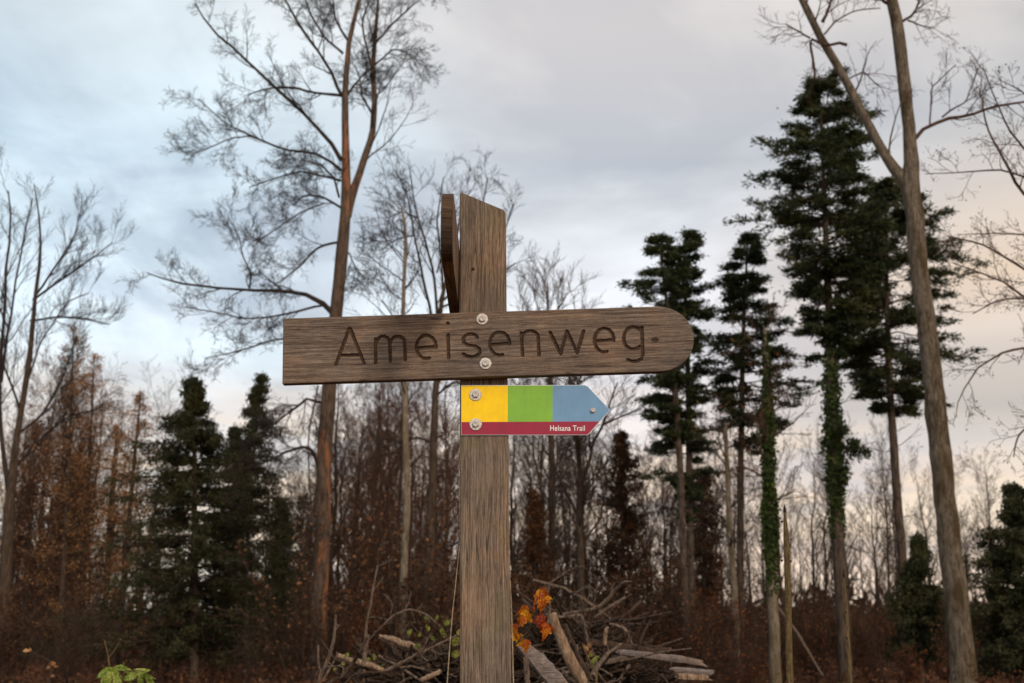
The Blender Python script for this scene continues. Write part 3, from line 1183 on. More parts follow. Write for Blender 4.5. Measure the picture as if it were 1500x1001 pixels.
# --- big left forked tree
bare_tree('bare_tree', 'tall forked bare tree with orange patches on its bark, crossing behind the carved board', 27.0,
          [(464, 1001, 28), (467, 920, 25), (470, 840, 23), (475, 700, 22), (482, 560, 21), (493, 450, 18), (499, 400, 18), (504, 330, 17), (507, 300, 15), (507, 250, 12), (505, 150, 10), (510, 60, 7), (527, 0, 5), (535, -60, 3)],
          [[(508, 318, 13), (516, 285, 12), (533, 235, 10), (545, 200, 9), (549, 150, 8), (546, 100, 7), (550, 50, 5.5), (554, 0, 4), (556, -60, 3)],
           [(500, 235, 7), (478, 200, 6), (450, 170, 5), (415, 140, 5), (380, 105, 4), (340, 70, 4), (310, 45, 3), (285, 5, 2)],
           [(500, 250, 5), (480, 232, 4), (455, 222, 4), (430, 222, 4), (405, 215, 3), (370, 200, 3), (335, 185, 2), (290, 145, 1.5)],
           [(370, 200, 2.6), (340, 202, 2), (310, 215, 1.6), (285, 225, 1)],
           [(500, 305, 4), (475, 290, 3.2), (455, 286, 3), (442, 288, 2.6), (430, 302, 2)],
           [(475, 298, 2.5), (440, 312, 2.2), (405, 335, 2), (380, 352, 1.2)],
           [(490, 462, 9), (480, 447, 8), (460, 434, 7), (430, 428, 6), (395, 426, 5), (350, 425, 4), (300, 420, 3.6), (255, 415, 3), (215, 400, 1.5)],
           [(478, 447, 4), (440, 455, 3.4), (400, 464, 3), (355, 468, 2.6), (330, 460, 2), (270, 450, 1.4)],
           [(365, 425, 3), (368, 400, 2.5), (355, 375, 2), (350, 345, 1.5), (335, 320, 1)],
           [(497, 355, 4), (470, 360, 3.5), (455, 372, 3), (440, 390, 2.5), (400, 420, 1.5)],
           [(499, 265, 4), (470, 258, 3.2), (440, 250, 3), (400, 262, 2.2), (365, 275, 1.6)],
           [(497, 290, 3.5), (490, 262, 3), (470, 240, 2.5), (440, 235, 2)],
           [(502, 142, 5), (488, 110, 4.5), (466, 75, 4), (440, 40, 4), (418, 0, 3), (400, -40, 2)],
           [(502, 78, 4), (480, 60, 3.5), (465, 40, 3), (450, 10, 2.5), (440, -30, 2)],
           [(545, 100, 4), (535, 60, 3), (530, 30, 3), (545, -10, 2)],
           [(549, 65, 3.5), (575, 35, 3), (600, 12, 2.4), (625, -8, 1.5)],
           [(549, 95, 3), (575, 72, 2.4), (600, 78, 1.6), (612, 100, 1)],
           [(506, 142, 4), (530, 112, 3), (545, 98, 3)],
           [(500, 140, 5), (465, 137, 4), (430, 128, 3.5), (390, 130, 2.5), (360, 140, 1.5)],
           [(544, 165, 3.5), (530, 140, 3), (528, 120, 2), (520, 95, 1.5)],
           [(510, 60, 4), (492, 30, 3), (488, 0, 2), (480, -40, 2)],
           [(470, 590, 5), (450, 583, 4), (430, 600, 3.5), (395, 626, 2.4), (370, 640, 1.4)],
           [(468, 695, 6), (460, 664, 5), (450, 653, 4.5), (425, 660, 4), (395, 675, 3), (350, 690, 2)],
           [(466, 565, 2.5), (452, 630, 2.4), (452, 690, 2), (457, 760, 1.6), (458, 810, 1.2)],
           [(505, 365, 4), (512, 372, 2), (522, 395, 1.6), (535, 408, 1.2)],
           [(490, 490, 5), (440, 495, 3.6), (400, 498, 3), (350, 515, 2.2), (300, 525, 1.4)]],
          bark='bark_big_left', twig='twig', stems=1, n1=10, n2=7, n3=5, n4=3, rmin=0.0048, up=0.05, sides=14, lr=0.26)

# --- forked beech on the right
bare_tree('bare_tree', 'thick mossy forked beech trunk rising past the dark firs at right', 21.0,
          [(1412, 1001, 37), (1403, 900, 35), (1391, 790, 32), (1376, 650, 28.5), (1358, 480, 27), (1347, 400, 26), (1337, 300, 26), (1333, 258, 26), (1334, 225, 19), (1331, 180, 18), (1322, 100, 18), (1316, 50, 17), (1307, 0, 16), (1295, -70, 14)],
          [[(1338, 292, 22), (1326, 268, 20), (1314, 252, 16.5), (1300, 235, 14), (1265, 170, 13), (1232, 105, 12), (1202, 55, 11), (1175, 0, 10), (1145, -70, 8)],
           [(1341, 203, 6), (1352, 187, 5), (1385, 174, 5), (1420, 170, 4.5), (1450, 157, 4), (1500, 150, 3), (1540, 140, 2)],
           [(1241, 66, 5), (1225, 62, 4), (1210, 68, 4), (1186, 55, 4), (1192, 90, 4), (1194, 118, 4)],
           [(1187, 56, 3), (1165, 44, 2.4), (1150, 35, 1.6)],
           [(1205, 32, 5), (1215, 10, 4), (1222, -20, 3)],
           [(1322, 32, 4), (1330, 28, 4), (1342, 15, 3), (1350, -10, 3)],
           [(1330, 30, 3), (1350, 38, 2), (1370, 42, 1.2)],
           [(1300, 5, 5), (1285, -5, 4), (1260, -20, 3)],
           [(1208, 50, 3), (1225, 30, 2.4), (1255, 15, 2), (1290, 12, 1.4)],
           [(1245, 115, 2.5), (1265, 105, 2), (1285, 125, 1.8), (1298, 130, 1)],
           [(1380, 172, 3), (1395, 160, 2.4), (1415, 150, 2), (1430, 110, 1.4)],
           [(1362, 182, 2.5), (1364, 150, 2.2), (1363, 130, 2), (1400, 95, 1.4)]],
          bark='bark_beech', twig='twig_warm', stems=1, n1=6, n2=4, n3=3, n4=0, rmin=0.0045, sides=18, up=0.08, ang=0.8, lr=0.22, K=40)

# --- bare tree off the right edge reaching into the frame
bare_tree('bare_tree', 'bare tree at the right edge reaching thin arching branches into the picture', 15.0,
          [(1562, 1001, 26), (1560, 700, 22), (1556, 500, 18), (1550, 300, 14), (1545, 150, 8), (1540, 20, 4)],
          [[(1552, 330, 6), (1520, 300, 5), (1495, 280, 4.4), (1470, 235, 3.6), (1445, 185, 2.6), (1435, 130, 1.6)],
           [(1550, 290, 4), (1500, 258, 3), (1460, 248, 2.6), (1420, 252, 2), (1355, 255, 1.2)],
           [(1556, 450, 5), (1510, 400, 4), (1480, 382, 3.4), (1440, 358, 2.8), (1385, 345, 1.6)],
           [(1556, 460, 4.4), (1500, 436, 3.6), (1470, 412, 3), (1430, 398, 2.2), (1395, 385, 1.4)],
           [(1556, 540, 4.6), (1510, 508, 4), (1470, 515, 3.4), (1430, 540, 2.6), (1403, 585, 1.6), (1400, 610, 1)],
           [(1556, 480, 4), (1500, 436, 3.2), (1460, 440, 2.6), (1425, 460, 1.6)],
           [(1550, 220, 4), (1510, 230, 3.4), (1480, 195, 3), (1460, 150, 2), (1440, 100, 1.4)],
           [(1552, 340, 3), (1510, 345, 2.4), (1470, 342, 2), (1400, 344, 1)],
           [(1556, 640, 4), (1510, 620, 3.2), (1490, 640, 2.6), (1485, 670, 1.5)],
           [(1548, 180, 3), (1520, 150, 2.6), (1490, 130, 2), (1470, 120, 1.2)]],
          twig='twig_warm', n1=8, n2=4, n3=3, n4=0, rmin=0.0032, up=0.05, ang=0.8, lr=0.26, leaves='dark_brown_leaf', leaf_n=1, leaf_size=0.035)

# --- left edge bare tree
bare_tree('bare_tree', 'fan-crowned bare tree at the left edge, above the rusty larches', 34.0,
          [(2, 1001, 20), (8, 850, 18), (14, 740, 15), (24, 640, 9), (38, 560, 8), (46, 500, 7), (52, 430, 5.5), (60, 375, 4), (58, 320, 2.5), (50, 270, 1.5)],
          [[(14, 730, 9), (0, 640, 6), (-2, 560, 6), (5, 480, 5), (8, 400, 4), (18, 330, 3), (12, 280, 2)],
           [(2, 560, 4.5), (10, 500, 4), (22, 420, 3), (35, 350, 2.5), (48, 290, 1.5)],
           [(48, 440, 4), (75, 420, 3.4), (105, 400, 3), (140, 375, 2), (165, 355, 1.2)],
           [(54, 430, 3.5), (85, 385, 2.8), (110, 345, 2), (118, 310, 1.2)],
           [(44, 470, 3.5), (80, 465, 3), (115, 465, 2.6), (160, 475, 1.6)],
           [(20, 640, 3.5), (60, 610, 3), (90, 560, 2.4), (110, 500, 1.5)],
           [(30, 600, 3.5), (0, 520, 3), (-20, 440, 2)],
           [(10, 700, 4), (50, 650, 3), (100, 610, 2.4), (140, 600, 1.5)],
           [(40, 560, 3), (60, 500, 2.4), (100, 440, 2), (130, 430, 1.4)],
           [(12, 480, 3), (-10, 430, 2), (-20, 360, 1.5)]],
          twig='twig', n1=11, n2=7, n3=4, n4=2, rmin=0.0045, up=0.28, ang=0.55, lr=0.36)

# --- centre left pair behind the board
bare_tree('bare_tree', 'slender pale dead trunk with broken top, left of the twin-stemmed bare tree', 24.0,
          [(589, 935, 12), (592, 820, 11), (596, 750, 10), (597, 690, 10), (593, 640, 8.5), (594, 580, 7.5), (590, 455, 6), (595, 345, 5), (593, 330, 4.5), (588, 302, 3)],
          [[(594, 330, 2), (585, 320, 1.8), (575, 330, 1.2)], [(592, 425, 3), (605, 410, 2.2), (615, 395, 1.6)], [(592, 380, 2), (580, 365, 1.5), (570, 360, 1)],
           [(595, 660, 3), (570, 665, 2), (540, 672, 1.4)], [(596, 690, 3), (612, 672, 2.4), (640, 640, 1.6)]],
          bark='bark_pale', n1=4, n2=4, n3=2, n4=0, trunk_branches=14, tb=(0.55, 1), tb_len=1.3, rmin=0.005)
bare_tree('bare_tree', 'bare tree directly left of the post whose stems spread into a wide fine crown', 29.0,
          [(625, 960, 15), (628, 860, 14), (632, 740, 13), (637, 600, 10), (640, 540, 9), (644, 460, 7), (650, 425, 5), (662, 380, 4), (672, 330, 3), (678, 280, 2)],
          [[(641, 480, 5), (638, 420, 4), (628, 370, 3.6), (612, 320, 3), (604, 280, 2), (600, 245, 1.4)],
           [(640, 500, 5), (630, 455, 4), (618, 400, 3.6), (606, 340, 3), (598, 290, 2.2), (580, 250, 1.4)],
           [(650, 430, 4), (646, 380, 3), (640, 320, 2.4), (650, 260, 1.6)],
           [(655, 410, 4), (680, 360, 3), (705, 310, 2.6), (715, 260, 1.6)],
           [(650, 440, 3.6), (700, 390, 3), (735, 350, 2.6), (752, 300, 1.6)],
           [(648, 450, 3.6), (690, 430, 3), (725, 410, 2.4), (755, 385, 1.4)],
           [(640, 520, 3.4), (610, 480, 3), (580, 470, 2.4), (560, 440, 1.6)],
           [(612, 320, 2.6), (590, 310, 2), (568, 320, 1.4)],
           [(606, 345, 2.4), (582, 350, 2), (560, 365, 1.2)],
           [(640, 400, 2.6), (660, 320, 2), (690, 280, 1.4)],
           [(636, 650, 4), (610, 640, 3), (580, 650, 2), (550, 660, 1.4)],
           [(638, 580, 4), (665, 560, 3), (690, 565, 2)]],
          bark='bark_brown', twig='twig', n1=8, n2=6, n3=4, n4=3, rmin=0.0045, up=0.15, ang=0.7, lr=0.30)
bare_tree('bare_tree', 'distant bare tree whose small round crown shows above the middle of the board', 46.0,
          [(806, 1001, 12), (807, 850, 11), (809, 700, 10), (806, 560, 6), (803, 470, 4), (802, 415, 2)],
          [[(805, 500, 3), (790, 460, 2), (780, 420, 1.4)], [(804, 480, 3), (820, 450, 2), (830, 430, 1.4)], [(804, 460, 2.4), (800, 430, 2), (795, 405, 1.2)],
           [(806, 560, 3), (835, 500, 2.4), (852, 450, 1.4)], [(806, 540, 3), (770, 490, 2), (765, 450, 1.2)], [(808, 600, 3), (850, 560, 2.4), (880, 545, 1.6)], [(808, 640, 3), (775, 590, 2), (760, 560, 1.2)]],
          bark='bark_brown', twig='twig_warm', n1=9, n2=6, n3=4, n4=0, rmin=0.008, up=0.3, ang=0.55)
bare_tree('bare_tree', 'bare tree behind the blue arrow tip, its dark stem forking low to the right', 32.0,
          [(851, 1001, 12), (851, 850, 11), (848, 760, 10), (850, 700, 9), (845, 640, 7), (840, 580, 5), (832, 540, 4)],
          [[(851, 715, 6), (862, 680, 5), (868, 650, 4.4), (885, 620, 4), (895, 585, 3), (905, 560, 2)],
           [(866, 660, 4), (862, 630, 3), (850, 600, 2.5), (845, 560, 2)], [(848, 760, 4), (820, 700, 3), (800, 660, 2)],
           [(851, 800, 4), (880, 760, 3), (890, 700, 2)], [(885, 622, 3), (910, 610, 2.4), (935, 600, 1.4)], [(843, 620, 3), (815, 580, 2), (800, 555, 1.5)]],
          bark='bark_brown', twig='twig_dark', n1=8, n2=5, n3=4, n4=0, rmin=0.006, up=0.25, ang=0.6, trunk_branches=10, tb=(0.4, 1), tb_len=1.8)

# --- conifers
conifer('fir_tree', 'dark fir with narrow crown peeking over the rounded board end, left of its close neighbour', 30.0,
        [(1008, 970, 12), (1003, 860, 11), (997, 700, 10), (988, 560, 8), (978, 450, 5), (965, 360, 2)],
        [(352, 955, 985), (390, 945, 1000), (430, 928, 1010), (470, 935, 1015), (520, 935, 1010), (570, 925, 1025), (610, 935, 1015), (640, 960, 1005)], 100, sub=10, cards=11, csize=(0.13, 0.036), whorl=11, tmin=0.3, up0=0.15, droop=-0.2, stubs=25)
conifer('fir_tree', 'dark fir just right of the board end, with a slim straight trunk and lower tufts', 31.0,
        [(1014, 970, 13), (1012, 860, 12), (1010, 700, 10), (1008, 560, 8), (1005, 450, 5), (1004, 345, 2)],
        [(343, 990, 1015), (390, 975, 1038), (440, 970, 1040), (500, 975, 1045), (560, 970, 1052), (620, 975, 1042), (680, 945, 1040), (715, 985, 1030), (760, 1000, 1022)], 105, sub=10, cards=11, csize=(0.13, 0.036), whorl=13, tmin=0.3, up0=0.12, droop=-0.25, stubs=25)
conifer('fir_tree', 'cone-topped dark fir standing between the board end and the tallest fir', 31.0,
        [(1084, 970, 12), (1084, 850, 11), (1085, 700, 10), (1087, 560, 8), (1090, 450, 5), (1096, 347, 2)],
        [(347, 1085, 1106), (380, 1070, 1118), (410, 1045, 1126), (450, 1052, 1140), (500, 1040, 1160), (550, 1035, 1165), (600, 1045, 1160), (630, 1055, 1165), (650, 1075, 1120)], 118, sub=10, cards=11, csize=(0.13, 0.036), whorl=12, tmin=0.3, up0=0.05, droop=-0.3, stubs=30)
conifer('fir_tree', 'tallest dark fir, bare lower trunk sheathed in green ivy', 28.0,
        [(1240, 1001, 23), (1233, 880, 20), (1226, 760, 19), (1220, 640, 17), (1216, 540, 14), (1214, 450, 11), (1208, 300, 8), (1200, 120, 2)],
        [(120, 1185, 1228), (160, 1178, 1262), (210, 1160, 1275), (240, 1140, 1282), (290, 1150, 1295), (330, 1118, 1300), (380, 1145, 1300), (430, 1165, 1290), (480, 1185, 1262), (520, 1195, 1240)], 195, sub=11, cards=12, csize=(0.14, 0.036), whorl=19, tmin=0.35, up0=0.2, droop=-0.3, ivy=(470, 790, 9000, 0.085), stubs=16)
tall = [o for o in COL.objects if o.get('label', '').startswith('tallest dark fir')][0]
G = Geo()
G3 = Geo()
for (ax, ay, bx_, by_, dy_) in ((1226, 668, 1252, 652, 0.3), (1226, 672, 1268, 660, -0.5), (1224, 655, 1206, 648, 0.4), (1228, 690, 1240, 700, -0.4), (1224, 640, 1236, 632, -0.6)):
    a_, b_ = P(ax, ay, 28.0), P(bx_, by_, 28.0 + dy_)
    q = np.array([a_ + (b_ - a_) * t_ + np.array([0, 0, 0.1 * math.sin(3 * t_)]) for t_ in np.linspace(0, 1, 6)])
    G.tubes(q, np.linspace(0.02, 0.006, 6), 5)
    S_, SR_ = grow(q[None], np.linspace(0.02, 0.006, 6)[None], 9, 0.3, 1.0, 0.9, 0.5, K=4, rmin=0.004, up=0)
    G.tubes(S_, SR_, 3)
    C_, D_ = pts_on(S_, 26, 0.2, 1.0)
    G3.cards(C_ + rng.normal(0, 0.05, C_.shape), D_ + [0, 0, 0.3], 0.15, 0.045, 0.5)
link('branches', G.mesh('branches', M['twig_dark'], np.array(tall.location)), tall)
link('foliage', G3.mesh('foliage', M['fir'], np.array(tall.location), smooth=False), tall)
conifer('fir_tree', 'broad dark fir partly hidden behind the forked beech trunk', 30.0,
        [(1332, 940, 15), (1325, 860, 14), (1315, 740, 13), (1308, 640, 11), (1302, 540, 10), (1299, 430, 7), (1298, 275, 2)],
        [(275, 1280, 1315), (310, 1255, 1345), (350, 1245, 1375), (400, 1235, 1395), (450, 1238, 1398), (500, 1228, 1415), (550, 1250, 1375), (600, 1275, 1345)], 185, sub=11, cards=12, csize=(0.14, 0.036), whorl=18, tmin=0.35, up0=0.1, droop=-0.3, stubs=16)
bare_tree('dead_tree', 'topless slim trunk wrapped in bright green ivy, next to the cone-topped fir', 24.0,
          [(1137, 1001, 17), (1133, 900, 16), (1129, 800, 14), (1126, 700, 12), (1124, 600, 10), (1122, 520, 8), (1120, 480, 4)],
          [], bark='bark_pale', twig='twig_warm', trunk_branches=12, tb=(0.5, 0.98), tb_len=0.7, n1=5, n2=3, n3=0, n4=0, ivy=(490, 880, 9500, 0.05), rmin=0.005, leaves='brown_leaf', leaf_n=1, leaf_size=0.07)
bare_tree('dead_tree', 'short dead trunk with yellowish bark, left of the ivy-wrapped topless trunk', 26.0,
          [(1081, 1001, 10), (1076, 860, 9.5), (1070, 800, 9), (1066, 700, 8), (1062, 620, 6)], [], bark='bark_pale', trunk_branches=14, tb=(0.5, 0.98), tb_len=0.8, n1=4, n2=3, n3=0, n4=0, leaves='brown_leaf', leaf_n=3, leaf_size=0.07)
# spruces left
conifer('spruce_tree', 'broad dark spruce with a pointed tip, largest green tree at left', 29.0,
        [(285, 1001, 14), (285, 800, 10), (285, 650, 6), (285, 560, 1.5)],
        [(560, 284, 286), (590, 278, 293), (612, 262, 306), (650, 234, 336), (700, 222, 352), (760, 208, 372), (840, 196, 388), (960, 185, 398)], 330, fill=1.5, foliage='spruce', sub=11, cards=15, csize=(0.12, 0.035), tmin=0.12, droop=-0.25, up0=0.1, whorl=21, hang=-0.12, ang2=0.7, sublen=0.24)
conifer('spruce_tree', 'thin ragged spruce with a bare pale trunk, right of the broad spruce', 31.0,
        [(358, 1001, 9), (360, 850, 8), (366, 720, 6), (374, 640, 4), (380, 553, 1.2)],
        [(553, 379, 381), (575, 372, 389), (600, 362, 398), (640, 350, 405), (690, 340, 412), (730, 328, 420), (770, 340, 410)], 110, fill=1.25, foliage='spruce', sub=9, cards=13, csize=(0.12, 0.035), tmin=0.2, droop=-0.3, up0=0.12, whorl=14, hang=-0.1, sublen=0.24, stubs=20)
conifer('spruce_tree', 'short dense spruce tucked between the broad spruce and the ragged one', 36.0,
        [(345, 1001, 10), (345, 800, 8), (345, 630, 1.5)],
        [(630, 341, 349), (690, 325, 366), (760, 312, 385), (860, 300, 405), (960, 295, 410)], 230, fill=1.25, foliage='spruce', sub=10, cards=13, csize=(0.13, 0.04), tmin=0.15, whorl=22, hang=-0.1, sublen=0.24)
conifer('spruce_tree', 'low greenish spruce right of the ragged spruce, before the orange-patched tree', 38.0,
        [(412, 1001, 10), (412, 850, 7), (412, 735, 1.5)],
        [(735, 408, 416), (790, 396, 430), (860, 385, 445), (960, 378, 450)], 170, foliage='spruce', sub=9, cards=13, csize=(0.13, 0.04), tmin=0.15, whorl=16, hang=-0.1, sublen=0.24)
conifer('spruce_tree', 'green young spruce cut off by the right edge of the picture', 26.0,
        [(1492, 1001, 12), (1490, 850, 8), (1486, 716, 1.5)],
        [(716, 1484, 1488), (740, 1474, 1499), (770, 1455, 1515), (820, 1445, 1530), (900, 1435, 1545), (980, 1430, 1550)], 230, fill=1.35, foliage='spruce', sub=10, cards=14, csize=(0.11, 0.035), tmin=0.15, whorl=13, hang=-0.1, sublen=0.24)
conifer('spruce_tree', 'small green spruce between the broad fir trunk and the forked beech trunk', 27.0,
        [(1350, 1001, 9), (1350, 900, 6), (1345, 788, 1.2)],
        [(788, 1344, 1346), (808, 1336, 1355), (835, 1325, 1368), (880, 1312, 1385), (960, 1300, 1400)], 130, foliage='spruce', sub=10, cards=14, csize=(0.11, 0.035), tmin=0.15, whorl=14, hang=-0.1, sublen=0.24)
# larches
for (lab, Y, x0_, top, wd, bx) in (('rusty orange larch with the highest tip at far left', 38.0, 108, 482, 48, 84),
                                   ('rusty larch just right of the highest larch', 40.0, 138, 520, 36, 112),
                                   ('pale orange larch beside the broad spruce, a rounded tip', 37.0, 206, 576, 30, 168),
                                   ('shorter brownish larch between two taller larches', 42.0, 172, 625, 30, 148),
                                   ('dull brown larch standing under the left-edge bare tree', 44.0, 52, 620, 42, 35)):
    conifer('larch_tree', lab, Y, [(bx, 1001, 10), (bx + (x0_ - bx) * 0.35, 850, 9), (bx + (x0_ - bx) * 0.7, 700, 6), (x0_, top, 1.2)],
            [(top, x0_ - 4, x0_ + 4), (top + 35, x0_ - wd * 0.7, x0_ + wd * 0.7), (top + 110, x0_ - wd * 1.25, x0_ + wd * 1.15), (top + 220, x0_ - wd * 1.5, x0_ + wd * 1.1), (940, x0_ - wd * 1.3, x0_ + wd * 0.6)],
            105, foliage='larch' if wd != 42 else 'brown_leaf', twig='twig_warm', bark='bark_brown', sub=9, cards=8, csize=(0.085, 0.032), tmin=0.12, droop=-0.1, up0=0.2, spread=0.07, sublen=0.5, hang=-0.1, group='larches in rusty autumn needles at left')
# brown conical trees right of the post
conifer('brown_conifer', 'brown cone-shaped tree right of the arrow tip, rust red lower down', 36.0,
        [(912, 1001, 10), (912, 820, 8), (912, 636, 1.5)],
        [(636, 908, 916), (670, 894, 930), (720, 880, 945), (780, 868, 955), (860, 862, 965), (960, 858, 975)], 220, foliage='dark_brown_leaf', twig='twig_dark', sub=9, cards=8, csize=(0.12, 0.05), tmin=0.15, up0=0.3, droop=-0.1)
conifer('brown_conifer', 'brown-leaved cone-shaped tree behind the slim fir trunks', 38.0,
        [(1032, 1001, 9), (1032, 820, 7), (1030, 690, 1.5)],
        [(690, 1026, 1035), (730, 1012, 1050), (800, 1005, 1058), (880, 1000, 1062), (960, 996, 1066)], 170, foliage='dark_brown_leaf', twig='twig_dark', sub=8, cards=8, csize=(0.12, 0.05), tmin=0.15, up0=0.2, droop=-0.15)
conifer('brown_conifer', 'dark brown leafy tree close to the right side of the post', 35.0,
        [(784, 1001, 9), (784, 850, 7), (782, 720, 1.5)],
        [(720, 778, 788), (770, 764, 802), (830, 752, 812), (960, 745, 820)], 150, foliage='brown_leaf', twig='twig_dark', sub=8, cards=6, csize=(0.11, 0.05), tmin=0.15, up0=0.25, droop=-0.1)


# --- generic woodland trees, a few kinds, copied
def generic_tree(kind, H=16.0, leaves=None, seed=0, bark='bark_brown', twig='twig_dark', nb=26, spread_=2.0, name='bare_tree', leaf_n=3):
    K = 16
    z = np.linspace(0, H, K)
    x = np.cumsum(rng.normal(0, 0.09, K)) * 0.9 + z * rng.normal(0, 0.05)
    y = np.cumsum(rng.normal(0, 0.09, K)) * 0.6
    r = 0.15 * (1 - z / H) ** 0.8 + 0.012
    tr = np.stack([x - x[0], y - y[0], z], 1)
    root = empty(name, (0, -400, -50), 'x', 'tree')
    G = Geo()
    G.tubes(tr, r, 8, rough=0.06)
    link('trunk', G.mesh('trunk', M[bark]), root)
    t12 = resample(np.column_stack([tr, r]), 12)
    G2 = Geo()
    A, RA = grow(t12[None, :, :3], t12[None, :, 3], nb, 0.10, 1.0, 0.95, 0, up=0.45, K=8, lconst=spread_ * 1.7, rmin=0.010, rr=0.42, curve=0.12, wig=0.12)
    G2.tubes(A, RA, 4)
    B, RB = grow(A, RA, 8, 0.12, 1, 0.7, 0.42, up=0.15, K=6, rmin=0.0065, wig=0.16)
    G2.tubes(B, RB, 3)
    C, RC = grow(B, RB, 6, 0.12, 1, 0.7, 0.52, up=0.1, K=5, rmin=0.005, wig=0.16)
    G2.tubes(C, RC, 3)
    D, RD = grow(C, RC, 3, 0.15, 1, 0.7, 0.6, up=0.1, K=4, rmin=0.0045, wig=0.16)
    G2.tubes(D, RD, 3)
    link('crown', G2.mesh('crown', M[twig]), root)
    if leaves:
        G3 = Geo()
        Cc, Dd = pts_on(C, leaf_n, 0.1, 1)
        G3.cards(Cc + rng.normal(0, 0.05, Cc.shape), Dd, 0.085, 0.05, 1.0)
        link('foliage', G3.mesh('foliage', M[leaves], smooth=False), root)
    return root


protos = {
    'bare': [generic_tree('b', nb=30, spread_=2.2), generic_tree('b', nb=36, spread_=1.8), generic_tree('b', nb=28, spread_=2.8)],
    'warm': [generic_tree('w', nb=38, spread_=2.4, twig='twig_warm', leaves='rust_leaf', leaf_n=2), generic_tree('w', nb=40, spread_=2.1, twig='twig_warm', leaves='brown_leaf', leaf_n=3)],
    'brown': [generic_tree('l', nb=44, spread_=2.5, leaves='dark_brown_leaf', leaf_n=5), generic_tree('l', nb=44, spread_=2.2, leaves='brown_leaf', leaf_n=4)],
}
used = set()


def place_tree(kind, px, Y, top_py, label, group, wide=1.0):
    src = random.choice(protos[kind])
    base = P(px, 900, Y)
    gz = float(ground_z(base[0], Y))
    top = P(px, top_py, Y)[2]
    s = (top - gz) / 16.0
    loc = (float(base[0]), Y, gz - 0.1)
    sc = (s * wide, s * wide, s)
    rz = random.uniform(0, 6.28)
    if src.name not in used:
        used.add(src.name)
        src.location = loc
        src.scale = sc
        src.rotation_euler = (0, 0, rz)
        src['label'] = label
        src['group'] = group
        return src
    return copy_thing(src, loc, rz, sc, label, group)


R = random.uniform
regions = [
    # kind, n, px range, Y range, top range, label, group
    ('warm', 12, (-20, 120), (38, 62), (540, 720), 'thin bare tree with rusty twigs in the thicket below the larches at far left', 'thin trees in the thicket at far left'),
    ('bare', 16, (60, 250), (42, 64), (600, 740), 'thin dark trunk in the open thicket between the larches and the broad spruce', 'thin dark trunks left of the broad spruce'),
    ('brown', 12, (385, 480), (40, 60), (690, 800), 'brown low woodland tree around the foot of the orange-patched tree', 'brown trees near the orange-patched tree'),
    ('warm', 18, (488, 670), (34, 54), (535, 680), 'reddish brown twiggy tree in the thicket below the left half of the board', 'twiggy trees below the left half of the board'),
    ('brown', 9, (485, 690), (42, 60), (640, 780), 'dull brown leafy tree in the thicket left of the post', 'leafy brown trees left of the post'),
    ('bare', 13, (745, 880), (38, 60), (540, 680), 'thin bare woodland tree seen below the coloured arrow plate', 'thin bare trees below the arrow plate'),
    ('bare', 10, (930, 1060), (44, 62), (600, 740), 'thin bare woodland tree seen among the slim fir trunks', 'thin bare trees among the fir trunks'),
    ('bare', 22, (1050, 1330), (42, 72), (630, 780), 'spindly bare tree against the pale sky between the ivy-clad trunks and the beech', 'spindly trees between the trunks at right'),
    ('warm', 7, (-10, 110), (40, 58), (640, 800), 'low rusty twiggy tree filling the gaps under the leftmost larches', 'low rusty trees under the larches'),
    ('brown', 14, (745, 1065), (40, 60), (660, 820), 'brown leafy small tree in the thicket right of the post', 'brown leafy trees right of the post'),
    ('bare', 10, (1340, 1490), (45, 70), (680, 800), 'spindly bare tree between the forked beech and the right-edge spruce', 'spindly trees right of the beech'),
]
for kind, n_, xr, yr, tr_, lab, grp in regions:
    for i in range(n_):
        px = xr[0] + (xr[1] - xr[0]) * (i + R(0.1, 0.9)) / n_
        place_tree(kind, px, R(*yr), R(*tr_), lab, grp, R(0.7, 1.1))


# --- shrubs of the understorey
def shrub(leaves, seed, name='shrub', nst=9, twig='twig_dark', H=3.2, leaf_n=3):
    root = empty(name, (0, -420, -50), 'x', 'shrub')
    base = np.zeros((nst, 12, 3))
    for i in range(nst):
        a = R(0, 6.28)
        ln = R(0.5, 1.0) * H
        lean = R(0.05, 0.5)
        s = np.linspace(0, 1, 12)
        base[i, :, 0] = math.cos(a) * (0.2 + lean * ln * s ** 1.3) + np.cumsum(rng.normal(0, 0.02, 12))
        base[i, :, 1] = math.sin(a) * (0.2 + lean * ln * s ** 1.3) + np.cumsum(rng.normal(0, 0.02, 12))
        base[i, :, 2] = ln * s
    rr = np.linspace(0.018, 0.006, 12)[None].repeat(nst, 0)
    G = Geo()
    G.tubes(base, rr, 4)
    A, RA = grow(base, rr, 10, 0.1, 1, 0.8, 0.35, up=0.2, K=6, rmin=0.005)
    G.tubes(A, RA, 3)
    B, RB = grow(A, RA, 6, 0.1, 1, 0.8, 0.45, up=0.1, K=5, rmin=0.004)
    G.tubes(B, RB, 3)
    C, RC = grow(B, RB, 4, 0.1, 1, 0.8, 0.5, up=0.1, K=4, rmin=0.0035)
    G.tubes(C, RC, 3)
    link('stems', G.mesh('stems', M[twig]), root)
    if leaves:
        G3 = Geo()
        Cc, Dd = pts_on(B, leaf_n, 0.1, 1)
        G3.cards(Cc + rng.normal(0, 0.04, Cc.shape), Dd, 0.085, 0.06, 1.0)
        link('foliage', G3.mesh('foliage', M[leaves], smooth=False), root)
    return root


sh = {'bare': [shrub(None, 1), shrub(None, 2, H=4.2, nst=7)], 'rust': [shrub('rust_leaf', 3, leaf_n=1), shrub('rust_leaf', 6, leaf_n=3, H=2.6)], 'brown': [shrub('dark_brown_leaf', 4, leaf_n=3), shrub('brown_leaf', 5, H=3.8, leaf_n=1)]}


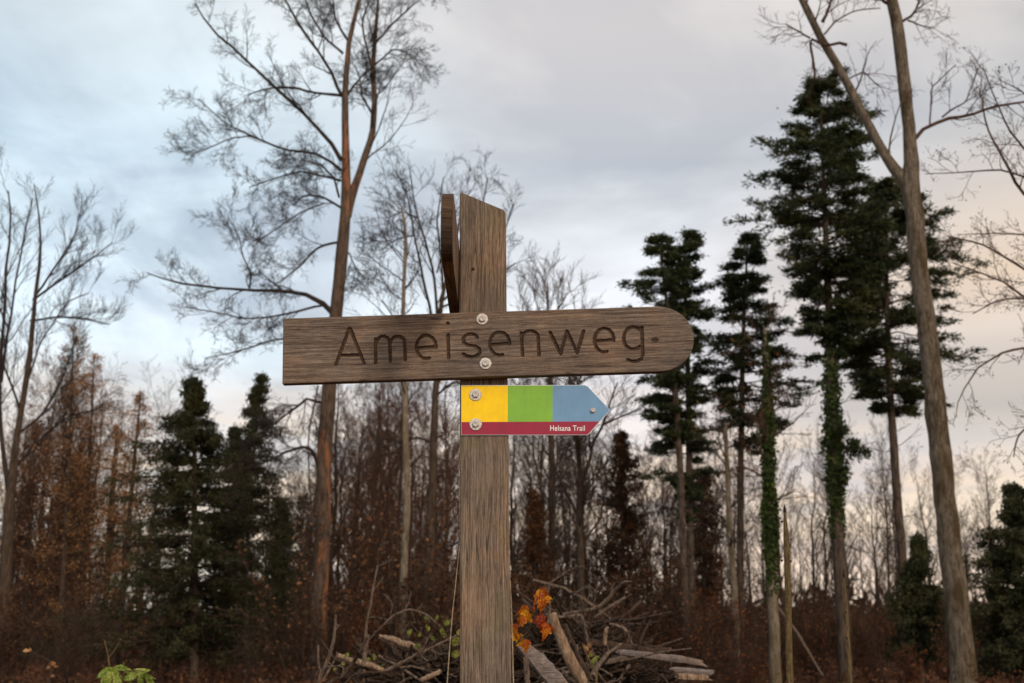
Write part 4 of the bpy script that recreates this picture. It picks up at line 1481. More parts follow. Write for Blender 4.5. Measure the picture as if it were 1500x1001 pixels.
def place_shrub(kind, px, Y, s, label, group):
    src = random.choice(sh[kind])
    x = float(P(px, 900, Y)[0])
    loc = (x, Y, float(ground_z(x, Y)) - 0.05)
    rz = R(0, 6.28)
    if src.name not in used:
        used.add(src.name)
        src.location = loc
        src.scale = (s, s, s)
        src.rotation_euler = (0, 0, rz)
        src['label'] = label
        src['group'] = group
        return
    copy_thing(src, loc, rz, s, label, group)


for kind, n_, xr, yr, sc, lab, grp in [
    ('bare', 22, (-30, 440), (22, 44), (0.7, 1.25), 'leafless brown shrub in the undergrowth below the larches and spruces', 'leafless shrubs at the left'),
    ('brown', 26, (-30, 470), (24, 50), (0.8, 1.3), 'brown-leaved shrub in the undergrowth below the larches and spruces', 'brown shrubs at the left'),
    ('brown', 22, (440, 700), (22, 44), (0.8, 1.5), 'brown-leaved shrub behind the brushwood left of the post', 'brown shrubs left of the post'),
    ('rust', 14, (470, 700), (24, 44), (0.7, 1.2), 'rust-leaved shrub behind the brushwood left of the post', 'rusty shrubs left of the post'),
    ('rust', 20, (740, 1120), (22, 44), (0.7, 1.1), 'rust-leaved shrub behind the brush pile right of the post', 'rusty shrubs right of the post'),
    ('brown', 20, (740, 1120), (26, 48), (0.8, 1.3), 'brown-leaved shrub behind the brush pile right of the post', 'brown shrubs right of the post'),
    ('rust', 18, (1090, 1540), (22, 40), (0.5, 0.8), 'low rust-leaved shrub around the trunks at right', 'rusty shrubs at the right'),
    ('brown', 26, (1090, 1540), (30, 56), (0.7, 1.0), 'brown-leaved shrub behind the trunks at right', 'brown shrubs at the right'),
    ('bare', 16, (1060, 1540), (22, 44), (0.5, 0.85), 'leafless brown shrub around the trunks at right', 'leafless shrubs at the right'),
]:
    for i in range(n_):
        px = xr[0] + (xr[1] - xr[0]) * (i + R(0, 1)) / n_
        if 128 < px < 208 and i % 4:
            continue
        if 208 <= px < 400 and i % 2:
            continue
        place_shrub(kind, px, R(*yr), R(*sc) * R(0.4, 0.9), lab, grp)

# ground cover of dead leaves and bramble bits: nobody could count it
G = Geo()
N = 60000
yy = 9 + 50 * rng.random(N) ** 1.3
xx = (rng.random(N) - 0.5) * yy * 1.05
hh_ = rng.random(N) ** 2 * 0.9 * (0.4 + 0.6 * np.sin(xx * 1.3) * np.sin(yy * 0.9) ** 2)
zz = ground_z(xx, yy) + 0.02 + np.maximum(hh_, 0)
G.cards(np.stack([xx, yy, zz], 1), rng.standard_normal((N, 3)), 0.085, 0.06, 1.0)
link('undergrowth', G.mesh('undergrowth', M['litter_leaf'], smooth=False), label='reddish brown bracken and dead leaves covering the forest floor', cat='undergrowth', kind='stuff')

# far-off wood across the dip
G = Geo()
GT = Geo()
cards_c, cards_d, cs = [], [], []
nT = 2600
fy = 130 + 620 * rng.random(nT) ** 1.4
fx = (rng.random(nT) - 0.5) * fy * 1.15
keep = (fx / fy > -0.22) | (rng.random(nT) < 0.30)
fx, fy = fx[keep], fy[keep]
fz = ground_z(fx, fy)
hs = rng.uniform(9, 14, len(fx))
nc = 70
t = rng.random((len(fx), nc))
a = rng.random((len(fx), nc)) * 6.283
rad = (0.28 * hs[:, None]) * np.sqrt(np.clip(1.05 - t, 0.02, 1)) * np.sqrt(rng.random((len(fx), nc)))
C = np.stack([fx[:, None] + rad * np.cos(a), fy[:, None] + rad * np.sin(a), fz[:, None] + hs[:, None] * (0.12 + 0.9 * t)], -1).reshape(-1, 3)
G.cards(C, np.tile([0, 0, 1.0], (len(C), 1)), 1.7, 0.7, 0.5)
link('distant_wood', G.mesh('distant_wood', M['dark_brown_leaf'], smooth=False), label='dark far-off woodland on the slope beyond the trunks', cat='woodland', kind='stuff')

# ------------------------------------------------------------------ houses down in the valley at left
mh, nt, b = new_mat('pale_render')
tch = nt.nodes.new('ShaderNodeTexCoord').outputs['Object']
nh = noise_node(nt, tch, 0.8, 3)
rh = ramp(nt, [(0.3, (0.62, 0.55, 0.42)), (0.7, (0.80, 0.74, 0.60))])
nt.links.new(nh.outputs[0], rh.inputs[0])
nt.links.new(rh.outputs[0], b.inputs['Base Color'])
mr_, nt, b = new_mat('roof_tiles')
b.inputs['Base Color'].default_value = (0.16, 0.09, 0.07, 1)
b.inputs['Roughness'].default_value = 0.9
mw_, nt, b = new_mat('window_glass')
b.inputs['Base Color'].default_value = (0.05, 0.06, 0.08, 1)
b.inputs['Roughness'].default_value = 0.15


def house(px, Y, w, h, label):
    x = float(P(px, 900, Y)[0])
    gz = float(ground_z(x, Y))
    root = empty('house', (x, Y, gz), label, 'house', 'pale houses down in the valley')
    d = w * 0.8
    vs = [(-w / 2, 0, -1), (w / 2, 0, -1), (w / 2, d, -1), (-w / 2, d, -1), (-w / 2, 0, h), (w / 2, 0, h), (w / 2, d, h), (-w / 2, d, h), (-w / 2, d / 2, h + w * 0.3), (w / 2, d / 2, h + w * 0.3)]
    me = bpy.data.meshes.new('wall')
    me.from_pydata(vs, [], [(0, 1, 5, 4), (1, 2, 6, 9, 5), (2, 3, 7, 6), (3, 0, 4, 8, 7), (0, 3, 2, 1)])
    me.materials.append(mh)
    link('wall', me, root)
    e = 0.4
    zr = h + w * 0.3 + 0.12
    ev = h - 0.2
    vs = [(-w / 2 - e, -e, ev), (w / 2 + e, -e, ev), (w / 2 + e, d / 2, zr), (-w / 2 - e, d / 2, zr), (w / 2 + e, d + e, ev), (-w / 2 - e, d + e, ev)]
    vs = vs + [(a_, b_, c_ + 0.2) for a_, b_, c_ in vs]
    me = bpy.data.meshes.new('roof')
    me.from_pydata(vs, [], [(0, 1, 2, 3), (3, 2, 4, 5), (6, 9, 8, 7), (9, 11, 10, 8), (0, 6, 7, 1), (4, 10, 11, 5), (1, 7, 8, 2), (2, 8, 10, 4), (0, 3, 9, 6), (3, 5, 11, 9)])
    me.materials.append(mr_)
    link('roof', me, root)
    for i in range(3):
        for j in range(2):
            cx_ = -w / 2 + w * (i + 0.5) / 3
            cz_ = h * (0.28 + 0.42 * j)
            me = bpy.data.meshes.new('window')
            s = 0.55
            me.from_pydata([(cx_ - s, -0.05, cz_ - s), (cx_ + s, -0.05, cz_ - s), (cx_ + s, -0.05, cz_ + s), (cx_ - s, -0.05, cz_ + s),
                            (cx_ - s, 0.0, cz_ - s), (cx_ + s, 0.0, cz_ - s), (cx_ + s, 0.0, cz_ + s), (cx_ - s, 0.0, cz_ + s)], [],
                           [(0, 1, 2, 3), (0, 4, 5, 1), (1, 5, 6, 2), (2, 6, 7, 3), (3, 7, 4, 0)])
            me.materials.append(mw_)
            link('window', me, root)


house(188, 330, 11, 6, 'pale house in the valley glimpsed left of the broad spruce')
house(152, 420, 12, 6, 'pale house in the valley glimpsed between the thin trunks left of the first house')
house(52, 360, 11, 6, 'pale house in the valley glimpsed at the far left')
house(172, 260, 9, 5, 'nearest pale house in the valley, behind the green-leaved plant')

# ------------------------------------------------------------------ brush pile


def stick(label, pl, Y, mat='stick', name='branch', cat='branch', slope=None, side_n=0, K=14, group=None, flat=False, dY=0.0, twigs=0):
    pts = []
    n = len(pl)
    for i, (x, y, w) in enumerate(pl):
        YY = Y + dY * i / max(n - 1, 1)
        pts.append([*P(x, y, YY), w * 0.5 * mpp(y, YY)])
    pts = resample(np.array(pts), K)
    origin = pts[0, :3].copy()
    G = Geo()
    wob = 0.12 * pts[:, 3:4] * rng.standard_normal((K, 3))
    if flat:
        # a split plank: squashed rough section
        T = norm(pts[-1, :3] - pts[0, :3])
        A = norm(np.cross(T, np.array([0, 1.0, 0.15])))
        B = np.cross(T, A)
        sec = np.array([(-1, -0.35), (-0.3, -0.5), (0.6, -0.4), (1, -0.15), (0.9, 0.25), (0.2, 0.42), (-0.7, 0.35)])
        V = []
        for k in range(K):
            js = sec * (1 + 0.07 * rng.standard_normal(sec.shape))
            V.append(pts[k, :3][None] + (js[:, :1] * A[None] + js[:, 1:] * B[None]) * pts[k, 3])
        ns = len(sec)
        # splintered ends
        V[0] = V[0] + T[None] * rng.normal(0, 0.02, (ns, 1))
        V[-1] = V[-1] + T[None] * rng.normal(0, 0.03, (ns, 1))
        c0, c1 = V[0].mean(0), V[-1].mean(0)
        VV_ = np.vstack(V + [c0[None], c1[None]])
        Q = []
        for k in range(K - 1):
            for i in range(ns):
                j = (i + 1) % ns
                Q.append((k * ns + i, k * ns + j, (k + 1) * ns + j, (k + 1) * ns + i))
        T_ = [((i + 1) % ns, i, K * ns) for i in range(ns)] + [((K - 1) * ns + i, (K - 1) * ns + (i + 1) % ns, K * ns + 1) for i in range(ns)]
        G.add(VV_, Q, T_)
    else:
        G.tubes(pts[:, :3] + wob, np.maximum(pts[:, 3], 0.002), 9, rough=0.08, cap=True)
        if twigs:
            A, RA = grow(pts[None, :, :3], pts[None, :, 3], twigs, 0.1, 1, 0.9, 0.35, K=6, rmin=0.0022, up=0.0, wig=0.2, rr=0.5)
            G.tubes(A, RA, 5)
            B, RB = grow(A, RA, 3, 0.2, 1, 0.8, 0.5, K=5, rmin=0.0018, up=0.0, wig=0.2)
            G.tubes(B, RB, 4)
    return link(name, G.mesh(name, M[mat], origin, smooth=not flat), None, label, cat, group, loc=tuple(origin))


YS = 6.0
gp = 'dead branches and split wood of the brush pile'
stick('long pale branch reaching up left over the brush pile towards the orange leaves', [(781, 850, 4.5), (800, 855, 5), (830, 863, 5), (850, 875, 5.5), (875, 892, 6), (893, 907, 5)], YS, twigs=5, dY=0.2)
stick('pale forked branch rising to the topmost right tip of the brush pile', [(805, 908, 7), (830, 899, 6.5), (855, 896, 6), (876, 892, 6), (895, 872, 6), (905, 858, 5), (914, 853, 4), (925, 852, 2)], YS + 0.1, twigs=4, dY=-0.2)
stick('short pale branch end just below the topmost right tip', [(870, 905, 4), (884, 896, 5), (900, 885, 5), (917, 875, 4)], YS + 0.1, twigs=2)
stick('thick peeled log leaning down the middle of the brush pile', [(809, 900, 13), (818, 930, 15), (832, 960, 17), (846, 985, 17), (862, 1015, 17), (875, 1045, 16)], YS - 0.9, mat='peeled', name='log', cat='log')
stick('broad grey split plank leaning beside the post right of the orange leaves', [(764, 945, 14), (782, 962, 22), (800, 982, 26), (820, 1005, 26), (840, 1030, 22)], YS - 1.1, mat='grey_wood', name='split_plank', cat='plank', flat=True)
stick('thin upright grey stick between the post and the grey split plank', [(770, 962, 7), (771, 980, 8), (774, 1020, 8)], YS - 1.2, mat='stick')
stick('dark flat plank jutting right from the pile, upper one', [(858, 940, 9), (885, 944, 11), (920, 950, 12), (968, 957, 10)], YS - 0.1, mat='stick_dark', name='split_plank', cat='plank', flat=True, dY=0.3)
stick('grey flat plank continuing right below the dark upper plank', [(905, 955, 9), (960, 962, 10), (1000, 967, 11), (1029, 972, 9)], YS - 0.2, mat='grey_wood', name='split_plank', cat='plank', flat=True, dY=0.3)
stick('short split board at the far right end of the pile, lying over another', [(985, 981, 8), (1010, 983, 9), (1034, 985, 8)], YS - 0.5, mat='grey_wood', name='split_plank', cat='plank', flat=True)
stick('short split board at the far right end of the pile, underneath another', [(990, 991, 9), (1015, 992, 10), (1041, 994, 8)], YS - 0.55, mat='peeled', name='split_plank', cat='plank', flat=True)
stick('orange brown broken stub standing in the middle of the pile', [(886, 945, 5), (887, 930, 6), (889, 918, 5)], YS - 0.3, mat='peeled')
stick('curved branch drooping at the right shoulder of the pile', [(893, 914, 4), (905, 917, 4), (915, 921, 5), (921, 932, 4), (927, 946, 3)], YS, twigs=2)
stick('slim grey branch curving down left of the peeled log', [(794, 955, 5), (798, 972, 5.5), (806, 990, 6), (818, 1015, 6)], YS - 1.0)
stick('bark-covered branch running along the right of the peeled log', [(828, 915, 6), (838, 940, 7), (848, 965, 8), (866, 995, 8)], YS - 0.5, mat='stick_dark', twigs=3)
stick('forked dead twig standing up behind the orange leaves', [(802, 915, 4), (806, 890, 3.6), (802, 870, 3), (806, 855, 2)], YS - 0.2, twigs=4)
stick('crooked pale branch with hanging prongs in the pile', [(800, 900, 3), (822, 905, 4), (852, 900, 4), (858, 925, 4), (862, 945, 3)], YS - 0.1, twigs=5)
# left part
stick('broken orange brown log on top of the brushwood left of the post', [(556, 932, 5), (575, 937, 9), (595, 944, 11), (615, 952, 9)], YS + 0.2, mat='peeled', name='log', cat='log', dY=-0.1)
stick('long brown log lying low at the left end of the brushwood', [(494, 960, 7), (515, 967, 8), (540, 974, 9), (562, 982, 7)], YS + 0.1, mat='peeled', name='log', cat='log')
stick('short sawn stub poking out of the brushwood close to the post', [(618, 996, 8), (632, 990, 8), (646, 983, 6)], YS - 0.5, mat='peeled', name='log', cat='log')
stick('pale broken snag at the left end of the brushwood', [(532, 975, 7), (535, 955, 7), (537, 940, 6), (540, 930, 6)], YS - 0.2, mat='stick')
stick('thin grey sapling stem curving up left of the brushwood', [(533, 1010, 4), (534, 960, 4), (536, 920, 4), (543, 885, 3.5), (549, 850, 3), (553, 828, 2)], YS + 1.0, mat='stick', twigs=5)
stick('forked whitish twig in front, bottom left of the brushwood', [(464, 1020, 8), (470, 990, 6.5), (480, 968, 5.5), (489, 940, 5), (492, 900, 3)], 4.0, mat='stick', twigs=2)
stick('small whitish side twig leaning left of the forked twig', [(471, 988, 5), (466, 972, 4), (466, 945, 3)], 4.0, mat='stick')
stick('black slanting twig rising right from the forked whitish twig', [(474, 1005, 6), (500, 992, 6), (517, 972, 5), (529, 950, 5), (538, 934, 4)], 3.9, mat='stick_dark', twigs=2)
stick('thin grey slanting twig close above the black one', [(474, 995, 4), (486, 975, 3.4), (495, 958, 2.4)], 4.05, mat='stick', twigs=2)
stick('slanting thin dead pole between the ivy-clad trunks', [(1205, 990, 3), (1190, 965, 3.5), (1170, 930, 4), (1140, 890, 3)], 20.0, mat='stick', name='dead_pole', cat='pole')
stick('arched dry twig behind the brushwood near the pale dead trunk', [(562, 915, 2), (575, 902, 3), (600, 892, 3), (625, 900, 3), (645, 918, 2)], YS + 0.8, mat='stick', twigs=6)
stick('dry branch sloping up through the brushwood left of the post', [(560, 985, 4), (600, 965, 4), (640, 945, 4), (672, 930, 3)], YS - 0.3, mat='stick', twigs=6)

# the tangle under them
G = Geo()
GX_ = []


def mound(px, top, Y, n_, wpx, ln=0.9, rb=0.006):
    mat_geo = G
    c = P(px, top, Y)
    gz = float(ground_z(c[0], Y))
    H = c[2] - gz
    w = wpx * mpp(top, Y)
    a = rng.random(n_) * 6.283
    s = rng.random(n_)
    h = H * (1 - s ** 1.6) * rng.random(n_) ** 0.35 * 0.98
    x = c[0] + w * s * np.cos(a)
    y = Y + 0.7 * w * s * np.sin(a)
    d = norm(rng.standard_normal((n_, 3)) * np.array([1, 0.8, 0.35]))
    K = 6
    L = ln * rng.uniform(0.35, 1.2, (n_, 1, 1))
    st = (np.linspace(-0.5, 0.5, K)[None, :, None]) * L
    Pp = np.stack([x, y, gz + h], -1)[:, None] + d[:, None] * st + np.cumsum(rng.normal(0, 0.012, (n_, K, 3)), 1)
    Pp[:, :, 2] = np.maximum(Pp[:, :, 2], gz + 0.01)
    RRr = rb * rng.uniform(0.4, 2.0, (n_, 1)) ** 1.3 * np.linspace(1, 0.5, K)[None]
    mat_geo.tubes(Pp, RRr, 5)
    A, RA = grow(Pp[::2], RRr[::2], 3, 0.2, 1, 0.7, 0.4, K=4, rmin=0.002, up=0)
    mat_geo.tubes(A, RA, 3)


for args in ((595, 962, 6.3, 900, 65, 0.7), (650, 945, 6.3, 900, 70, 0.8), (530, 990, 6.2, 350, 45, 0.6), (700, 930, 6.4, 600, 80), (800, 905, 6.4, 900, 70), (860, 905, 6.4, 1000, 75), (920, 955, 6.2, 900, 65, 0.7), (975, 985, 6.0, 500, 50, 0.5)):
    mound(*args)
link('brushwood', G.mesh('brushwood', M['stick_dark'], smooth=True), label='tangle of thin dead twigs heaped around the foot of the post', cat='brushwood', kind='stuff')
G = Geo()
for args in ((830, 900, 6.2, 110, 75, 0.7, 0.006), (860, 912, 5.9, 90, 80, 0.6, 0.007), (640, 945, 6.0, 60, 90, 0.6, 0.005), (900, 960, 5.8, 70, 90, 0.6, 0.007), (575, 965, 6.0, 50, 60, 0.6, 0.005)):
    mound(*args)
link('brushwood', G.mesh('brushwood', M['stick'], smooth=True), label='paler thin dry sticks lying over the brush pile', cat='brushwood', kind='stuff')
# dark soil heart of the pile
Gs = Geo()
for (px, top, Y, w) in ((630, 975, 6.6, 120), (850, 935, 6.7, 100), (940, 975, 6.4, 100), (750, 950, 6.8, 110)):
    c = P(px, top, Y)
    gz = float(ground_z(c[0], Y)) - 0.1
    W_ = w * mpp(top, Y)
    na, nr = 28, 12
    V = [[c[0], Y, c[2]]]
    for i in range(1, nr + 1):
        s = i / nr
        for j in range(na):
            a = j / na * 2 * math.pi
            rr_j = W_ * s * (1 + 0.12 * math.sin(3 * a + px) + 0.08 * R(-1, 1))
            V.append([c[0] + rr_j * math.cos(a), Y + 0.7 * rr_j * math.sin(a), gz + (c[2] - gz) * (1 - s ** 1.8) + R(-0.05, 0.05) * (s < 1)])
    T = [(0, 1 + j, 1 + (j + 1) % na) for j in range(na)]
    Q = []
    for i in range(nr - 1):
        for j in range(na):
            Q.append((1 + i * na + j, 1 + (i + 1) * na + j, 1 + (i + 1) * na + (j + 1) % na, 1 + i * na + (j + 1) % na))
    Gs.add(V, Q, T)
link('leaf_mould', Gs.mesh('leaf_mould', M['ground'], smooth=False), label='dark heap of leaf mould and soil under the brush pile', cat='soil', kind='stuff')


# ------------------------------------------------------------------ near leaves and stalks
def leaf_shape(lobed=True):
    if lobed == 'narrow':
        o_ = [(0, 0), (0.10, 0.08), (0.19, 0.30), (0.21, 0.5), (0.13, 0.78), (0, 1.05)]
    elif lobed:
        o_ = [(0, 0), (0.22, 0.05), (0.40, 0.22), (0.24, 0.32), (0.36, 0.56), (0.18, 0.60), (0.10, 0.84), (0, 1.05)]
    else:
        o_ = [(0, 0), (0.20, 0.12), (0.34, 0.35), (0.36, 0.55), (0.24, 0.8), (0, 1.0)]
    return o_


def leaf_mesh(G, pos, size, d, nrm, lobed=True, curl=0.25):
    d = norm(np.array(d, float))
    nrm = np.array(nrm, float)
    s = norm(np.cross(d, nrm))
    u = np.cross(s, d)
    o_ = leaf_shape(lobed)
    rows = []
    for (w, t) in o_:
        row = []
        for f in (-1, -0.5, 0, 0.5, 1):
            ww = w * f
            z = curl * (abs(ww) * 0.9) ** 1.3 - curl * 0.8 * t * t + 0.03 * R(-1, 1)
            row.append(pos + size * (s * ww + d * t + u * z))
        rows.append(row)
    V = np.array(rows).reshape(-1, 3)
    Q = []
    for i in range(len(o_) - 1):
        for j in range(4):
            Q.append((i * 5 + j, i * 5 + j + 1, (i + 1) * 5 + j + 1, (i + 1) * 5 + j))
    G.add(V, Q)


def leafy_twig(name, label, cat, Y, stem, leaves_px, mat, lobed=True, size_k=1.0, stem_mat='stick_dark', extra=()):
    pts = resample(np.array([[*P(x, y, Y), w * 0.5 * mpp(y, Y)] for x, y, w in stem]), 14)
    origin = pts[0, :3].copy()
    root = empty(name, origin, label, cat)
    G = Geo()
    G.tubes(pts[:, :3], np.maximum(pts[:, 3], 0.001), 6, rough=0.08)
    for ex in extra:
        q = resample(np.array([[*P(x, y, Y), w * 0.5 * mpp(y, Y)] for x, y, w in ex]), 8)
        G.tubes(q[:, :3], np.maximum(q[:, 3], 0.0008), 5)
    link('stem', G.mesh('stem', M[stem_mat], origin), root)
    for (x, y, s, ang) in leaves_px:
        Gl = Geo()
        p_ = P(x, y, Y + R(-0.05, 0.05))
        d = np.array([math.cos(math.radians(ang)), R(-0.3, 0.3), math.sin(math.radians(ang))])
        leaf_mesh(Gl, p_ - d * s * mpp(y, Y) * 0.5, s * mpp(y, Y) * size_k, d, [R(-1.0, 1.0), -1, R(-0.5, 1.0)], lobed, R(0.3, 0.8))
        mm = random.choice(['orange_leaf', 'orange_leaf', 'red_leaf', 'yellow_leaf', 'red_leaf']) if mat == 'orange_leaf' else mat
        link('leaf', Gl.mesh('leaf', M[mm], origin, smooth=False), root)
    return root


leafy_twig('autumn_twig', 'dark twig with glowing orange red leaves hugging the right side of the post', 'twig', 2.9,
           [(735, 1040, 3), (745, 975, 2.5), (752, 945, 2.2), (775, 925, 2), (785, 900, 1.8), (790, 880, 1.5), (792, 856, 1.2)],
           [(797, 873, 26, -60), (786, 877, 22, -150), (794, 888, 22, -80), (801, 882, 18, -100), (764, 897, 24, -110), (773, 905, 24, -50), (762, 912, 22, -140), (794, 915, 26, -70), (800, 926, 26, -100), (789, 908, 20, -150), (806, 921, 18, -60),
            (763, 942, 28, -70), (771, 947, 20, -110), (753, 925, 22, -100), (756, 935, 18, -60), (780, 895, 14, -120)],
           'orange_leaf', True, 1.0, extra=[[(765, 935, 1.6), (750, 915, 1.3), (757, 895, 1)], [(752, 945, 1.6), (770, 935, 1.3), (795, 915, 1)], [(785, 900, 1.4), (770, 892, 1.2), (764, 885, 1)]])
leafy_twig('bramble_shoot', 'thin shoot with one lime leaf and brown leaves before the dark flat plank', 'shoot', 4.6,
           [(880, 1040, 4), (873, 1001, 4), (874, 985, 3), (862, 965, 2.5), (853, 945, 2)],
           [(871, 966, 16, 50), (866, 960, 10, 20)], 'olive_leaf', 'narrow', 1.0, stem_mat='sapling')
leafy_twig('rusty_shoot', 'tiny rusty leaves on a sprig in the pile, just left of the lime leaf', 'sprig', 4.7,
           [(860, 1040, 3), (862, 985, 2.4), (860, 960, 2), (857, 946, 1.4)],
           [(860, 950, 9, 100), (865, 956, 8, 40), (856, 948, 8, 150), (863, 946, 8, 80)], 'larch', False)
leafy_twig('green_plant', 'plant with yellow green pointed leaves at the bottom left corner', 'plant', 4.2,
           [(165, 1060, 4), (163, 1001, 3.5), (160, 975, 3), (157, 955, 2), (153, 938, 1.5)],
           [(165, 985, 26, -30), (152, 985, 26, 200), (175, 978, 22, 10), (158, 995, 24, -80), (172, 1000, 26, -60), (200, 985, 24, 20), (210, 988, 24, -40), (190, 992, 24, 190), (206, 1000, 24, -90), (192, 1003, 22, -70), (218, 996, 20, -50), (148, 1000, 20, -110), (183, 982, 18, 150)],
           'green_leaf', 'narrow', 1.15, stem_mat='sapling', extra=[[(165, 1050, 3), (180, 1010, 2.5), (200, 985, 2)], [(158, 965, 2), (170, 950, 1.5), (178, 935, 1)], [(165, 1050, 3), (175, 1000, 2.5), (185, 980, 2), (210, 984, 1.5)]])
leafy_twig('bramble', 'scrambling bramble with round lime and yellow leaves over the brushwood left of the post', 'bramble', 5.2,
           [(480, 1030, 3), (520, 985, 2.6), (570, 985, 2.4), (610, 960, 2.2), (650, 930, 2), (675, 905, 1.6)],
           [(549, 963, 9, 80), (508, 960, 9, 60), (540, 966, 8, 20), (503, 972, 8, 120), (491, 980, 8, 90), (612, 946, 11, 70), (627, 920, 10, 90), (600, 926, 10, 60), (655, 912, 12, 40), (648, 925, 12, 120), (668, 940, 16, 50), (668, 958, 16, 10), (651, 930, 10, 80), (625, 905, 10, 30), (615, 930, 8, 30), (634, 935, 9, 140), (560, 975, 8, 60), (672, 925, 12, 100), (640, 905, 9, 60)],
           'olive_leaf', False, 1.0, stem_mat='stick_dark', extra=[[(610, 960, 2), (625, 930, 1.6), (628, 905, 1.2)], [(650, 930, 1.8), (668, 945, 1.4), (672, 960, 1.2)]])
leafy_twig('orange_leaf_sprig', 'faint sprig of orange leaves low at the left, among the dark trunks', 'sprig', 9.0,
           [(70, 1060, 2.5), (72, 1001, 2), (76, 970, 1.6), (40, 952, 1.2)],
           [(38, 953, 9, 20), (76, 972, 9, 10), (82, 976, 7, -30), (70, 978, 7, 200), (76, 990, 7, 10), (44, 951, 6, 160)], 'larch', False)


def stalk(label, pl, Y, mat, name='grass_stalk', cat='stalk', group=None):
    pts = resample(np.array([[*P(x, y, Y), w * 0.5 * mpp(y, Y)] for x, y, w in pl]), 24)
    gz = float(ground_z(pts[0, 0], Y))
    q = pts[0].copy()
    q[2] = gz - 0.02
    q[0] += 0.02
    pts = np.vstack([q[None], pts])
    origin = pts[0, :3].copy()
    G = Geo()
    G.tubes(pts[:, :3], np.maximum(pts[:, 3], 0.0004), 6, rough=0.05)
    return link(name, G.mesh(name, M[mat], origin), None, label, cat, group, loc=tuple(origin))


stalk('dry pale grass stalk leaning up against the left side of the post', [(652, 1040, 2.0), (655, 1001, 2.0), (659, 945, 1.8), (663, 895, 1.6), (667, 860, 1.3), (671, 820, 1), (673, 800, 0.8)], 2.45, 'straw')
stalk('dry pale grass stalk standing tight along the right edge of the post', [(754, 1040, 2.2), (752, 1001, 2.2), (751, 960, 2.0), (750, 915, 1.8), (748.5, 870, 1.3), (747.5, 850, 0.8)], 2.46, 'straw')


def sapling(label, pl, Y, buds, wk=1.0):
    tp = to_ground(pl, Y)
    tr = resample(tp, 30)
    tr[0] = tp[0]
    origin = tr[0, :3].copy()
    root = empty('sapling', origin, label, 'sapling')
    G = Geo()
    G.tubes(tr[:, :3], tr[:, 3], 12, rough=0.03, cap=True)
    link('stem', G.mesh('stem', M['sapling'], origin), root)
    Gb = Geo()
    for (x, y, dx) in buds:
        c = P(x, y, Y)
        m_ = mpp(y, Y)
        r0 = 2.0 * m_ * wk
        d = norm(np.array([dx, -0.6 if dx == 0 else -0.1, 0.35]))
        Gb.tubes(np.array([c + d * 0.5 * m_, c + d * 1.6 * m_, c + d * 2.8 * m_ * wk, c + d * 4.0 * m_ * wk]), np.array([r0 * 0.7, r0, r0 * 0.7, r0 * 0.1]), 7)
    # terminal bud
    top = tr[-1]
    Gb.tubes(np.array([top[:3] - [0, 0, 0.004], top[:3] + [0, 0, 0.006], top[:3] + [0, 0, 0.016], top[:3] + [0, 0, 0.024]]), np.array([top[3], top[3] * 1.15, top[3] * 0.7, 0.0006]), 8)
    link('buds', Gb.mesh('buds', M['bud'], origin), root)
    return root


sapling('thick budded sapling tip standing before the forest, right of the ivy-wrapped topless trunk',
        [(1157, 1001, 10.5), (1155, 930, 10), (1154, 850, 9), (1152, 790, 8.5), (1150, 755, 7), (1149.5, 751, 4)], 3.4,
        [(1147, 822, -1), (1157, 823, 1), (1152, 791, 0), (1147, 765, -1), (1155, 880, 0), (1154.5, 884, 0), (1149, 959, -1), (1151, 965, -1), (1161, 968, 1), (1151, 770, 0)])
sapling('thin budded sapling tip in front of the ivy-sheathed fir trunk',
        [(1246, 1001, 6), (1243, 950, 5.2), (1240, 890, 4.2), (1237, 850, 3.2), (1236, 845, 2)], 3.8,
        [(1236.5, 845, 0), (1239, 861, 1), (1239, 898, 0), (1241, 936, 0), (1245, 951, 1), (1236, 843, -1)], 0.75)

# ------------------------------------------------------------------ sky and light
world = bpy.data.worlds.new('World')
scene.world = world
world.use_nodes = True
nt = world.node_tree
for n_ in list(nt.nodes):
    nt.nodes.remove(n_)
outw = nt.nodes.new('ShaderNodeOutputWorld')
SUN_EL, SUN_AZ = math.radians(33), math.radians(152)     # azimuth clockwise from +Y
sky = nt.nodes.new('ShaderNodeTexSky')
sky.sky_type = 'NISHITA'
sky.sun_disc = False
sky.sun_elevation = SUN_EL
sky.sun_rotation = SUN_AZ
bg1 = nt.nodes.new('ShaderNodeBackground')
bg1.inputs[1].default_value = 0.12
nt.links.new(sky.outputs[0], bg1.inputs[0])
tc = nt.nodes.new('ShaderNodeTexCoord').outputs['Generated']
sep = nt.nodes.new('ShaderNodeSeparateXYZ')
nt.links.new(tc, sep.inputs[0])


def mth(op, a, b_=None, clamp=False):
    n = nt.nodes.new('ShaderNodeMath')
    n.operation = op
    n.use_clamp = clamp
    for s, v in ((n.inputs[0], a), (n.inputs[1], b_)):
        if v is None:
            continue
        if isinstance(v, (int, float)):
            s.default_value = v
        else:
            nt.links.new(v, s)
    return n.outputs[0]


X, Yc, Z = sep.outputs
zc = mth('ADD', mth('MAXIMUM', Z, 0.0), 0.22)
cu = nt.nodes.new('ShaderNodeCombineXYZ')
nt.links.new(mth('DIVIDE', X, zc), cu.inputs[0])
nt.links.new(mth('DIVIDE', Yc, zc), cu.inputs[1])
cl = noise_node(nt, mapping(nt, cu.outputs[0], (1.0, 1.35, 1), (3.1, 0.4, 0)), 1.7, 8, 0.55, 0.35)
cl2 = noise_node(nt, mapping(nt, cu.outputs[0], (0.8, 1.2, 1), (9.1, 5.4, 2)), 0.75, 3, 0.5, 0.2)
